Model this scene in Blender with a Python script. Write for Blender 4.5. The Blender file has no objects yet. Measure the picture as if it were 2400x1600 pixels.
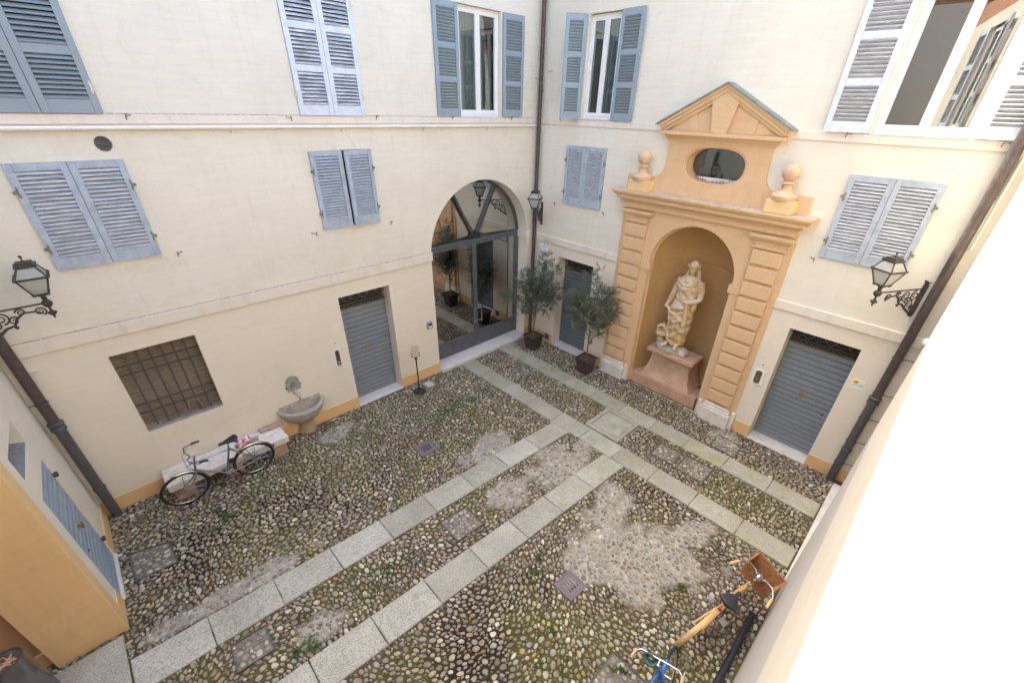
import bpy, bmesh, math, random
import numpy as np
from mathutils import Vector, Matrix, noise
random.seed(7); np.random.seed(7)
sc = bpy.context.scene
COL = sc.collection
rad = math.radians

# ------------------------------------------------------------------ camera
XB, YA, XD, YC = 8.3665, 7.850, -1.42, -0.20       # the four wall planes of the courtyard
ZMID, ZTOP = 2.90, 14.84
ZB, ZC, ZD = 8.0, 7.6, 4.6                           # unseen tops of other wings, set low for sky light; long wing shades court
cam_d = bpy.data.cameras.new('camera'); cam = bpy.data.objects.new('camera', cam_d); COL.objects.link(cam)
cam_d.sensor_fit = 'HORIZONTAL'; cam_d.sensor_width = 36.0; cam_d.lens = 996.826 / 2400 * 36.0
cam_d.shift_x = -12.344 / 2400; cam_d.shift_y = 58.991 / 2400
cam_d.clip_start = 0.02; cam_d.clip_end = 500
RC = ((0.71535444, -0.69829960, 0.02541065), (-0.34832885, -0.38788911, -0.85335166), (0.60575163, 0.60159763, -0.52071609))
CAMPOS = Vector((0, 0, 5.8))
mw = Matrix.Identity(4)
for i in range(3):
    mw[i][0] = RC[0][i]; mw[i][1] = -RC[1][i]; mw[i][2] = -RC[2][i]; mw[i][3] = CAMPOS[i]
cam.matrix_world = mw
sc.camera = cam

# ------------------------------------------------------------------ daylight
SUN_EL, SUN_AZ = rad(54), rad(-2)                   # sun stands behind the long wall, a little to the left
world = bpy.data.worlds.new('World'); sc.world = world; world.use_nodes = True
wn = world.node_tree.nodes; wl = world.node_tree.links; wn.clear()
wo = wn.new('ShaderNodeOutputWorld'); wb = wn.new('ShaderNodeBackground'); ws = wn.new('ShaderNodeTexSky')
ws.sky_type = 'NISHITA'; ws.sun_disc = False; ws.sun_elevation = SUN_EL; ws.sun_rotation = SUN_AZ
ws.air_density = 1.0; ws.dust_density = 5.0; ws.ozone_density = 1.0
wb.inputs[1].default_value = 0.135
wl.new(ws.outputs[0], wb.inputs[0]); wl.new(wb.outputs[0], wo.inputs[0])
sd = bpy.data.lights.new('sun', 'SUN'); sd.energy = 2.7; sd.angle = rad(0.5); sd.color = (1.0, 0.955, 0.84)
sun = bpy.data.objects.new('sun', sd); COL.objects.link(sun)
svec = Vector((math.sin(SUN_AZ) * math.cos(SUN_EL), math.cos(SUN_AZ) * math.cos(SUN_EL), math.sin(SUN_EL)))
sun.rotation_euler = (-svec).to_track_quat('-Z', 'Y').to_euler()
sun.location = (3, 6, 20)
sc.view_settings.view_transform = 'Standard'; sc.view_settings.look = 'None'
sc.view_settings.gamma = 1.0; sc.view_settings.use_curve_mapping = False
sc.view_settings.exposure = 2.78
sc.render.engine = 'CYCLES'
cy = sc.cycles
cy.use_denoising = True; cy.max_bounces = 12; cy.diffuse_bounces = 7; cy.glossy_bounces = 5; cy.transmission_bounces = 6; cy.transparent_max_bounces = 12
cy.use_adaptive_sampling = True; cy.adaptive_threshold = 0.01; cy.sample_clamp_indirect = 8.0

# ------------------------------------------------------------------ materials
MATS = {}
def new_mat(name):
    m = bpy.data.materials.new(name); m.use_nodes = True
    nt = m.node_tree; nt.nodes.clear()
    out = nt.nodes.new('ShaderNodeOutputMaterial'); b = nt.nodes.new('ShaderNodeBsdfPrincipled')
    nt.links.new(b.outputs[0], out.inputs[0])
    MATS[name] = m
    return m, nt, b, out
def node(nt, typ, **kw):
    n = nt.nodes.new(typ)
    for k, v in kw.items(): setattr(n, k, v)
    return n
def coords(nt, scale=(1, 1, 1), rnd=True):
    tc = node(nt, 'ShaderNodeTexCoord'); mp = node(nt, 'ShaderNodeMapping'); mp.inputs['Scale'].default_value = scale
    nt.links.new(tc.outputs['Object'], mp.inputs['Vector'])
    if rnd:
        oi = node(nt, 'ShaderNodeObjectInfo'); ml = node(nt, 'ShaderNodeMath', operation='MULTIPLY'); ml.inputs[1].default_value = 37.0
        cb = node(nt, 'ShaderNodeCombineXYZ'); nt.links.new(oi.outputs['Random'], ml.inputs[0])
        for i in range(3): nt.links.new(ml.outputs[0], cb.inputs[i])
        nt.links.new(cb.outputs[0], mp.inputs['Location'])
    return mp.outputs['Vector']
def noise_n(nt, vec, scale, detail=5, rough=0.55, dist=0.0):
    n = node(nt, 'ShaderNodeTexNoise'); n.inputs['Scale'].default_value = scale; n.inputs['Detail'].default_value = detail
    n.inputs['Roughness'].default_value = rough; n.inputs['Distortion'].default_value = dist
    nt.links.new(vec, n.inputs['Vector']); return n.outputs['Fac']
def ramp(nt, fac, stops, interp='LINEAR'):
    r = node(nt, 'ShaderNodeValToRGB'); r.color_ramp.interpolation = interp
    while len(r.color_ramp.elements) < len(stops): r.color_ramp.elements.new(0.5)
    for e, (p, c) in zip(r.color_ramp.elements, stops):
        e.position = p; e.color = (*c, 1.0) if len(c) == 3 else c
    nt.links.new(fac, r.inputs[0]); return r.outputs[0]
def mix(nt, fac, a, b, mode='MIX'):
    m = node(nt, 'ShaderNodeMix', data_type='RGBA', blend_type=mode)
    for sock, v in ((m.inputs[0], fac), (m.inputs[6], a), (m.inputs[7], b)):
        if isinstance(v, (int, float)): sock.default_value = v
        elif isinstance(v, tuple): sock.default_value = (*v, 1.0)
        else: nt.links.new(v, sock)
    return m.outputs[2]
def bump(nt, b, h, strength=0.3, dist=0.01):
    n = node(nt, 'ShaderNodeBump'); n.inputs['Strength'].default_value = strength; n.inputs['Distance'].default_value = dist
    nt.links.new(h, n.inputs['Height']); nt.links.new(n.outputs[0], b.inputs['Normal'])
def simple(name, col, rough=0.7, var=0.10, scale=6.0, metal=0.0, bumps=0.0, bscale=50.0, col2=None, cov=(0.45, 0.7), stretch=(1, 1, 1), spec=0.5, dist=0.004):
    """one colour with blotches (var), optionally a second colour in patches (col2 between the cov thresholds)"""
    m, nt, b, out = new_mat(name)
    v = coords(nt, stretch)
    f = noise_n(nt, v, scale, 6)
    lo = tuple(c * (1 - var) for c in col); hi = tuple(min(1, c * (1 + var)) for c in col)
    c = ramp(nt, f, [(0.3, lo), (0.7, hi)])
    if col2:
        f2 = noise_n(nt, v, scale * 2.3, 8, 0.65)
        k = ramp(nt, f2, [(cov[0], (0, 0, 0)), (cov[1], (1, 1, 1))])
        c = mix(nt, k, c, col2)
    nt.links.new(c, b.inputs['Base Color'])
    b.inputs['Roughness'].default_value = rough; b.inputs['Metallic'].default_value = metal
    b.inputs['Specular IOR Level'].default_value = spec
    if bumps: bump(nt, b, noise_n(nt, v, bscale, 4), bumps, dist)
    return m
def plaster(name, col, stain, warm, var=0.06, dirt=0.30):
    m, nt, b, out = new_mat(name)
    v = coords(nt, rnd=False)
    big = noise_n(nt, v, 0.55, 5, 0.6, 0.6); med = noise_n(nt, v, 2.6, 6, 0.6, 0.3)
    c = ramp(nt, big, [(0.3, tuple(x * (1 - var) for x in col)), (0.7, tuple(min(1, x * (1 + var)) for x in col))])
    c = mix(nt, ramp(nt, med, [(0.5, (0, 0, 0)), (0.78, (0.55, 0.55, 0.55))]), c, warm)
    vs = coords(nt, (2.2, 2.2, 0.16), rnd=False)
    st = noise_n(nt, vs, 2.6, 8, 0.7)
    c = mix(nt, ramp(nt, st, [(0.50, (0, 0, 0)), (0.8, (dirt, dirt, dirt))]), c, stain)
    ck = noise_n(nt, v, 1.4, 9, 0.72, 1.2)
    c = mix(nt, ramp(nt, ck, [(0.30, (0.45, 0.45, 0.45)), (0.42, (0, 0, 0))]), c, stain)               # worn grey blotches
    vb = coords(nt, (0.6, 0.6, 5.0), rnd=False)
    tr = noise_n(nt, vb, 3.0, 6, 0.6)                              # trowel strokes
    c = mix(nt, 0.10, c, ramp(nt, tr, [(0.35, tuple(x * 0.75 for x in col)), (0.65, tuple(min(1, x * 1.2) for x in col))]))
    nt.links.new(c, b.inputs['Base Color']); b.inputs['Roughness'].default_value = 0.92; b.inputs['Specular IOR Level'].default_value = 0.2
    h = mix(nt, 0.5, noise_n(nt, v, 38, 5, 0.6), noise_n(nt, v, 4.5, 4))
    bump(nt, b, h, 0.22, 0.012)
    return m
plaster('plaster_cream', (0.73, 0.675, 0.56), (0.57, 0.515, 0.415), (0.75, 0.713, 0.625))
plaster('plaster_beige', (0.76, 0.68, 0.55), (0.62, 0.54, 0.425), (0.74, 0.67, 0.56), 0.03, 0.2)
plaster('plaster_trim', (0.74, 0.66, 0.555), (0.50, 0.44, 0.36), (0.76, 0.69, 0.59), 0.05, 0.5)
plaster('plaster_plinth', (0.74, 0.48, 0.225), (0.60, 0.41, 0.215), (0.73, 0.50, 0.255), 0.05, 0.3)
plaster('plaster_ochre', (0.74, 0.515, 0.26), (0.56, 0.40, 0.22), (0.76, 0.55, 0.30), 0.05, 0.35)
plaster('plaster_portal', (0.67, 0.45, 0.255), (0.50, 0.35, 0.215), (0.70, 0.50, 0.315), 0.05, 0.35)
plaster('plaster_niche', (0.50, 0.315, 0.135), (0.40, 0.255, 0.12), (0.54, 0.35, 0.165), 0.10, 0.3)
plaster('plaster_umber', (0.50, 0.30, 0.165), (0.40, 0.24, 0.13), (0.50, 0.32, 0.19), 0.06, 0.3)
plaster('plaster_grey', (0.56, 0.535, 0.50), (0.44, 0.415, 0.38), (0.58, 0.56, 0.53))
simple('ledge_dust', (0.50, 0.42, 0.35), 0.95, 0.2, 5, col2=(0.25, 0.24, 0.12), cov=(0.55, 0.75), bumps=0.4, bscale=40)
simple('pedestal_red', (0.49, 0.305, 0.20), 0.85, 0.18, 3.5, col2=(0.53, 0.375, 0.27), cov=(0.5, 0.75), bumps=0.3, bscale=45)
def statue_mat():
    m, nt, b, out = new_mat('statue_terracotta')
    v = coords(nt, rnd=False)
    c = ramp(nt, noise_n(nt, v, 4.0, 6, 0.6), [(0.38, (0.52, 0.33, 0.13)), (0.52, (0.60, 0.44, 0.24)), (0.66, (0.64, 0.54, 0.41))])
    ge = node(nt, 'ShaderNodeNewGeometry')
    sep = node(nt, 'ShaderNodeSeparateXYZ'); nt.links.new(ge.outputs['Normal'], sep.inputs[0])
    k = ramp(nt, sep.outputs['Z'], [(0.25, (0, 0, 0)), (0.85, (0.75, 0.75, 0.75))])      # dust settled on upward faces
    c = mix(nt, k, c, (0.60, 0.53, 0.45))
    nt.links.new(c, b.inputs['Base Color']); b.inputs['Roughness'].default_value = 0.85; b.inputs['Specular IOR Level'].default_value = 0.25
    bump(nt, b, noise_n(nt, v, 60, 5), 0.35, 0.006)
statue_mat()
simple('statue_rock', (0.44, 0.385, 0.31), 0.95, 0.25, 8, col2=(0.55, 0.40, 0.17), cov=(0.52, 0.7), bumps=0.6, bscale=30, dist=0.012)
simple('travertine', (0.70, 0.655, 0.57), 0.8, 0.12, 5, col2=(0.50, 0.43, 0.33), cov=(0.56, 0.72), bumps=0.35, bscale=25)
simple('marble_sill', (0.66, 0.62, 0.58), 0.55, 0.10, 5, col2=(0.48, 0.42, 0.38), cov=(0.55, 0.8))
simple('bench_stone', (0.72, 0.68, 0.61), 0.95, 0.15, 9, col2=(0.30, 0.27, 0.22), cov=(0.58, 0.70), bumps=0.7, bscale=38, dist=0.012)
simple('old_brick', (0.42, 0.27, 0.19), 0.95, 0.2, 8, col2=(0.5, 0.42, 0.34), bumps=0.5, bscale=40)
def granite():
    m, nt, b, out = new_mat('granite_slab')
    v = coords(nt); vw = coords(nt, rnd=False)
    base = ramp(nt, noise_n(nt, v, 1.6, 5), [(0.3, (0.35, 0.335, 0.285)), (0.7, (0.46, 0.445, 0.38))])
    speck = ramp(nt, noise_n(nt, v, 55, 3, 0.7), [(0.38, (0.45, 0.45, 0.45)), (0.55, (1.12, 1.12, 1.12))])
    c = mix(nt, 0.75, base, speck, 'MULTIPLY')
    at = node(nt, 'ShaderNodeObjectInfo')
    c = mix(nt, 1.0, c, ramp(nt, at.outputs['Random'], [(0.0, (0.84, 0.83, 0.80)), (0.5, (1.0, 0.99, 0.96)), (1.0, (1.12, 1.12, 1.12))]), 'MULTIPLY')   # slabs differ in tone
    ge = node(nt, 'ShaderNodeNewGeometry')
    sp = node(nt, 'ShaderNodeSeparateXYZ'); nt.links.new(ge.outputs['Position'], sp.inputs[0])
    mr = node(nt, 'ShaderNodeMapRange'); mr.inputs[1].default_value = 3.5; mr.inputs[2].default_value = 7.0; nt.links.new(sp.outputs['X'], mr.inputs[0])
    ng = noise_n(nt, ge.outputs['Position'], 2.2, 6, 0.65)
    ml = node(nt, 'ShaderNodeMath', operation='MULTIPLY'); nt.links.new(mr.outputs[0], ml.inputs[0])
    k = ramp(nt, ng, [(0.42, (0, 0, 0)), (0.66, (0.8, 0.8, 0.8))]); nt.links.new(k, ml.inputs[1])
    c = mix(nt, ml.outputs[0], c, (0.30, 0.31, 0.15))                                    # algae on the far slabs
    c = mix(nt, ramp(nt, noise_n(nt, ge.outputs['Position'], 5.0, 7, 0.7), [(0.54, (0, 0, 0)), (0.78, (0.7, 0.7, 0.7))]), c, (0.22, 0.20, 0.155))
    nt.links.new(c, b.inputs['Base Color']); b.inputs['Roughness'].default_value = 0.85
    bump(nt, b, noise_n(nt, v, 90, 4, 0.7), 0.5, 0.006)
granite()
def soil():
    m, nt, b, out = new_mat('soil')
    v = coords(nt, rnd=False)
    c = ramp(nt, noise_n(nt, v, 3.0, 8, 0.7), [(0.32, (0.026, 0.019, 0.011)), (0.52, (0.075, 0.052, 0.030)), (0.74, (0.18, 0.14, 0.092))])
    grit = ramp(nt, noise_n(nt, v, 70, 3, 0.7), [(0.52, (0, 0, 0)), (0.66, (0.8, 0.8, 0.8))])
    c = mix(nt, grit, c, (0.24, 0.20, 0.145))
    ad_ = node(nt, 'ShaderNodeAttribute', attribute_name='damp'); c = mix(nt, ad_.outputs['Fac'], c, (0.022, 0.014, 0.008))
    am = node(nt, 'ShaderNodeAttribute', attribute_name='moss'); ac = node(nt, 'ShaderNodeAttribute', attribute_name='mortar')
    mossy = ramp(nt, noise_n(nt, v, 14, 6, 0.7), [(0.3, (0.045, 0.045, 0.010)), (0.7, (0.15, 0.135, 0.030))])
    c = mix(nt, am.outputs['Fac'], c, mossy)
    mort = ramp(nt, noise_n(nt, v, 7, 7, 0.7), [(0.3, (0.25, 0.23, 0.185)), (0.55, (0.38, 0.36, 0.30)), (0.8, (0.50, 0.475, 0.41))])
    c = mix(nt, ac.outputs['Fac'], c, mort)
    nt.links.new(c, b.inputs['Base Color']); b.inputs['Roughness'].default_value = 0.95; b.inputs['Specular IOR Level'].default_value = 0.25
    bump(nt, b, noise_n(nt, v, 45, 6, 0.7), 0.8, 0.02)
soil()
STONES = [(0.0, (0.203, 0.176, 0.143)), (0.10, (0.350, 0.295, 0.213)), (0.2, (0.267, 0.240, 0.198)), (0.32, (0.434, 0.359, 0.246)), (0.42, (0.316, 0.298, 0.266)),
          (0.52, (0.486, 0.425, 0.318)), (0.60, (0.251, 0.200, 0.144)), (0.68, (0.395, 0.350, 0.278)), (0.78, (0.297, 0.290, 0.277)), (0.86, (0.565, 0.511, 0.411)), (0.93, (0.389, 0.260, 0.160)), (0.965, (0.611, 0.573, 0.493))]
def cobble(name, per_object):
    m, nt, b, out = new_mat(name)
    if per_object:
        s = node(nt, 'ShaderNodeObjectInfo').outputs['Random']
    else:
        s = node(nt, 'ShaderNodeAttribute', attribute_name='tone').outputs['Fac']
    ge = node(nt, 'ShaderNodeNewGeometry')
    c = ramp(nt, s, STONES, 'CONSTANT')
    n1 = ramp(nt, noise_n(nt, ge.outputs['Position'], 32, 5, 0.65), [(0.3, (0.72, 0.72, 0.72)), (0.7, (1.2, 1.2, 1.2))])
    c = mix(nt, 1.0, c, n1, 'MULTIPLY')
    dirt = ramp(nt, noise_n(nt, ge.outputs['Position'], 2.1, 7, 0.7), [(0.45, (0, 0, 0)), (0.68, (0.68, 0.68, 0.68))])
    c = mix(nt, dirt, c, (0.145, 0.112, 0.055))
    nt.links.new(c, b.inputs['Base Color']); b.inputs['Roughness'].default_value = 0.7; b.inputs['Specular IOR Level'].default_value = 0.35
    bump(nt, b, noise_n(nt, ge.outputs['Position'], 110, 4, 0.7), 0.3, 0.004)
cobble('cobble_mass', False); cobble('cobble_single', True)
# paint, wood and metal
simple('shutter_weathered', (0.355, 0.405, 0.46), 0.75, 0.14, 5, col2=(0.48, 0.52, 0.565), cov=(0.42, 0.75), stretch=(1, 1, 1), bumps=0.3, bscale=60)
simple('shutter_pale', (0.58, 0.62, 0.69), 0.7, 0.08, 5, col2=(0.70, 0.73, 0.78), cov=(0.4, 0.75), bumps=0.3, bscale=60)
simple('slat_weathered', (0.38, 0.40, 0.435), 0.8, 0.25, 7, col2=(0.66, 0.67, 0.68), cov=(0.42, 0.68), stretch=(0.35, 3, 3), bumps=0.4, bscale=40)
simple('slat_pale', (0.36, 0.385, 0.43), 0.85, 0.25, 7, col2=(0.72, 0.745, 0.78), cov=(0.44, 0.60), stretch=(0.3, 3, 3), bumps=0.4, bscale=40)
simple('shutter_new', (0.25, 0.30, 0.325), 0.5, 0.04, 3)
simple('shutter_open', (0.27, 0.335, 0.37), 0.5, 0.05, 3)
simple('door_paint', (0.205, 0.23, 0.25), 0.5, 0.10, 2.5, col2=(0.25, 0.275, 0.295), cov=(0.5, 0.85))
simple('door_paint_dark', (0.14, 0.155, 0.165), 0.5, 0.06, 3)
simple('door_paint_worn', (0.27, 0.335, 0.40), 0.6, 0.10, 5, col2=(0.36, 0.42, 0.47), cov=(0.5, 0.75))
simple('white_paint', (0.80, 0.79, 0.76), 0.45, 0.03, 3)
simple('cream_paint', (0.74, 0.69, 0.60), 0.5, 0.05, 3)
simple('pipe_cream', (0.76, 0.71, 0.63), 0.5, 0.06, 4)
simple('copper_pipe', (0.090, 0.066, 0.060), 0.5, 0.18, 6, metal=0.3, col2=(0.14, 0.115, 0.105), cov=(0.5, 0.75))
simple('iron_pipe', (0.075, 0.072, 0.072), 0.6, 0.15, 7, col2=(0.11, 0.095, 0.085), cov=(0.5, 0.75))
simple('iron_black', (0.030, 0.032, 0.036), 0.5, 0.2, 10, metal=0.3)
simple('iron_lamp', (0.060, 0.053, 0.048), 0.65, 0.2, 12, metal=0.3, col2=(0.19, 0.10, 0.065), cov=(0.55, 0.75))
simple('steel_door', (0.125, 0.135, 0.155), 0.5, 0.15, 7, metal=0.35, col2=(0.20, 0.21, 0.225), cov=(0.5, 0.75))
simple('iron_bars', (0.115, 0.105, 0.105), 0.65, 0.2, 10, metal=0.2, col2=(0.16, 0.115, 0.09), cov=(0.5, 0.75))
simple('rust', (0.16, 0.075, 0.045), 0.9, 0.25, 20)
simple('hinge_brass', (0.15, 0.14, 0.09), 0.7, 0.25, 25, col2=(0.22, 0.25, 0.17), cov=(0.45, 0.65))
simple('brass', (0.40, 0.28, 0.12), 0.35, 0.15, 15, metal=0.8)
simple('bronze_plate', (0.20, 0.135, 0.06), 0.4, 0.15, 15, metal=0.6)
simple('verdigris', (0.27, 0.32, 0.255), 0.85, 0.2, 15, col2=(0.36, 0.16, 0.06), cov=(0.58, 0.68))
simple('grey_plastic', (0.27, 0.29, 0.31), 0.5, 0.05, 5)
simple('white_plastic', (0.78, 0.78, 0.76), 0.4, 0.03, 5)
simple('drain_iron', (0.165, 0.135, 0.150), 0.6, 0.15, 9, metal=0.2, col2=(0.215, 0.15, 0.125), cov=(0.5, 0.75), bumps=0.3)
simple('reed', (0.33, 0.25, 0.155), 0.9, 0.3, 9, col2=(0.20, 0.17, 0.135), cov=(0.42, 0.6), stretch=(1, 1, 6))
simple('chrome', (0.45, 0.45, 0.46), 0.22, 0.05, 5, metal=1.0)
simple('steel', (0.50, 0.50, 0.51), 0.35, 0.05, 5, metal=1.0)
simple('rubber', (0.020, 0.020, 0.022), 0.75, 0.2, 20)
simple('black_plastic', (0.018, 0.018, 0.020), 0.45, 0.1, 10)
simple('leather', (0.022, 0.022, 0.026), 0.5, 0.15, 30, bumps=0.2)
simple('bamboo', (0.60, 0.40, 0.165), 0.4, 0.16, 14, stretch=(0.4, 3, 3))
simple('tan_tyre', (0.44, 0.30, 0.15), 0.7, 0.1, 10)
simple('wicker', (0.36, 0.155, 0.055), 0.65, 0.3, 22)
simple('blue_paint', (0.022, 0.12, 0.38), 0.3, 0.1, 8)
simple('cork', (0.52, 0.33, 0.17), 0.7, 0.15, 25)
simple('red_lens', (0.45, 0.02, 0.03), 0.3, 0.05, 5)
simple('blue_lens', (0.05, 0.30, 0.50), 0.3, 0.05, 5)
simple('pink_bag', (0.62, 0.04, 0.22), 0.5, 0.1, 10, col2=(0.75, 0.72, 0.74), cov=(0.46, 0.52))
simple('pot_brown', (0.062, 0.042, 0.038), 0.6, 0.1, 8)
simple('bark', (0.17, 0.125, 0.085), 0.9, 0.25, 25, bumps=0.6, bscale=50)
simple('bark_mulch', (0.12, 0.075, 0.05), 0.95, 0.5, 60, bumps=1.0, bscale=70, dist=0.02)
simple('slate_green', (0.20, 0.235, 0.215), 0.7, 0.25, 9, col2=(0.32, 0.345, 0.33), cov=(0.5, 0.7), bumps=0.4)
simple('mortar_grey', (0.27, 0.25, 0.215), 0.95, 0.25, 8, bumps=0.5, bscale=40)
simple('concrete', (0.36, 0.345, 0.285), 0.9, 0.15, 3, col2=(0.24, 0.24, 0.13), cov=(0.45, 0.75), bumps=0.5, bscale=60)
simple('lead_sheet', (0.20, 0.20, 0.215), 0.7, 0.2, 6, col2=(0.30, 0.30, 0.30), cov=(0.5,0.7))
simple('old_sill', (0.33, 0.27, 0.23), 0.9, 0.2, 8, bumps=0.4)
simple('pale_metal', (0.62, 0.60, 0.50), 0.6, 0.2, 30, col2=(0.30, 0.24, 0.14), cov=(0.6,0.7))
simple('plaster_finial', (0.62, 0.42, 0.26), 0.9, 0.12, 6, col2=(0.60, 0.47, 0.36), cov=(0.5,0.75), bumps=0.25)
simple('fountain_stone', (0.44, 0.405, 0.345), 0.9, 0.2, 6, col2=(0.27, 0.25, 0.17), cov=(0.48, 0.72), bumps=0.4, bscale=40)
simple('foot_stone', (0.42, 0.315, 0.21), 0.9, 0.2, 6, col2=(0.30, 0.24, 0.17), cov=(0.5, 0.72), bumps=0.4, bscale=40)
simple('vent_grey', (0.135, 0.13, 0.12), 0.7, 0.15, 10)
simple('speckled_black', (0.018, 0.02, 0.027), 0.5, 0.1, 10, col2=(0.35, 0.36, 0.38), cov=(0.70, 0.74))
simple('teal_plastic', (0.01, 0.09, 0.10), 0.5, 0.1, 10)
simple('room_pale', (0.30, 0.285, 0.265), 0.9, 0.08, 1)
simple('grille_iron', (0.13, 0.115, 0.105), 0.7, 0.2, 12)
simple('bin_steel', (0.26, 0.26, 0.27), 0.25, 0.1, 5, metal=0.85)
simple('cover_bed', (0.17, 0.15, 0.12), 0.95, 0.3, 8, bumps=0.5, bscale=40)
simple('pale_glass', (0.42, 0.48, 0.46), 0.25, 0.1, 12)
simple('grime', (0.34, 0.30, 0.255), 0.95, 0.35, 14, col2=(0.60, 0.55, 0.47), cov=(0.45, 0.65))
simple('dark_room', (0.035, 0.034, 0.033), 0.9, 0.1, 2)
simple('room_grey', (0.24, 0.225, 0.19), 0.9, 0.1, 1)
simple('curtain', (0.50, 0.52, 0.49), 0.9, 0.05, 6)
simple('curtain_teal', (0.165, 0.215, 0.225), 0.9, 0.06, 6)
simple('curtain_dark', (0.26, 0.25, 0.235), 0.9, 0.06, 6)
simple('yellow_print', (0.80, 0.55, 0.02), 0.5, 0.02, 3)
simple('black_print', (0.03, 0.03, 0.035), 0.5, 0.02, 3)
simple('navy_print', (0.02, 0.06, 0.22), 0.5, 0.1, 30)
simple('lcd_green', (0.05, 0.20, 0.07), 0.3, 0.05, 5)
simple('roof_tile', (0.42, 0.22, 0.13), 0.9, 0.2, 5, bumps=0.4)
def leafy(name, col, col2, trans=0.25, under=0.15):
    m, nt, b, out = new_mat(name)
    at = node(nt, 'ShaderNodeAttribute', attribute_name='tone')
    c = ramp(nt, at.outputs['Fac'], [(0.0, col), (1.0, col2)])
    ge = node(nt, 'ShaderNodeNewGeometry')
    c = mix(nt, ge.outputs['Backfacing'], c, mix(nt, under, c, (0.26, 0.30, 0.24)))       # pale underside
    nt.links.new(c, b.inputs['Base Color']); b.inputs['Roughness'].default_value = 0.45
    t = node(nt, 'ShaderNodeBsdfTranslucent'); nt.links.new(c, t.inputs[0])
    mx = node(nt, 'ShaderNodeMixShader'); mx.inputs[0].default_value = trans
    nt.links.new(b.outputs[0], mx.inputs[1]); nt.links.new(t.outputs[0], mx.inputs[2]); nt.links.new(mx.outputs[0], out.inputs[0])
leafy('olive_leaf', (0.058, 0.082, 0.046), (0.20, 0.235, 0.16), 0.3, 0.6)
leafy('weed_leaf', (0.065, 0.13, 0.025), (0.17, 0.27, 0.06), 0.35)
def glassy(name, refl, tint, rough=0.0, refl_col=(1, 1, 1)):
    m, nt, b, out = new_mat(name)
    nt.nodes.remove(b)
    g = node(nt, 'ShaderNodeBsdfGlossy'); g.inputs['Roughness'].default_value = rough; g.inputs['Color'].default_value = (*refl_col, 1)
    t = node(nt, 'ShaderNodeBsdfTransparent'); t.inputs['Color'].default_value = (*tint, 1)
    fr = node(nt, 'ShaderNodeFresnel'); fr.inputs[0].default_value = 1.52
    ad = node(nt, 'ShaderNodeMath', operation='ADD'); ad.use_clamp = True; ad.inputs[1].default_value = refl; nt.links.new(fr.outputs[0], ad.inputs[0])
    mx = node(nt, 'ShaderNodeMixShader'); nt.links.new(ad.outputs[0], mx.inputs[0])
    nt.links.new(t.outputs[0], mx.inputs[1]); nt.links.new(g.outputs[0], mx.inputs[2]); nt.links.new(mx.outputs[0], out.inputs[0])
glassy('glass_clear', 0.04, (0.86, 0.90, 0.88))
glassy('clear_sheet', 0.03, (0.95, 0.92, 0.90))
glassy('glass_mirror', 0.13, (0.62, 0.62, 0.60))
glassy('glass_window', 0.10, (0.72, 0.77, 0.75))
glassy('glass_old', 0.10, (0.6, 0.62, 0.6))
glassy('glass_door', 0.44, (0.42, 0.42, 0.37), 0.0, (0.95, 0.93, 0.88))
def frosted():
    m, nt, b, out = new_mat('glass_frosted')
    b.inputs['Base Color'].default_value = (0.62, 0.62, 0.58, 1); b.inputs['Roughness'].default_value = 0.35
    t = node(nt, 'ShaderNodeBsdfTranslucent'); t.inputs[0].default_value = (0.7, 0.69, 0.64, 1)
    p = node(nt, 'ShaderNodeBsdfTransparent')
    mx = node(nt, 'ShaderNodeMixShader'); mx.inputs[0].default_value = 0.45
    nt.links.new(b.outputs[0], mx.inputs[1]); nt.links.new(t.outputs[0], mx.inputs[2])
    m2 = node(nt, 'ShaderNodeMixShader'); m2.inputs[0].default_value = 0.30
    nt.links.new(mx.outputs[0], m2.inputs[1]); nt.links.new(p.outputs[0], m2.inputs[2]); nt.links.new(m2.outputs[0], out.inputs[0])
frosted()

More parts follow.
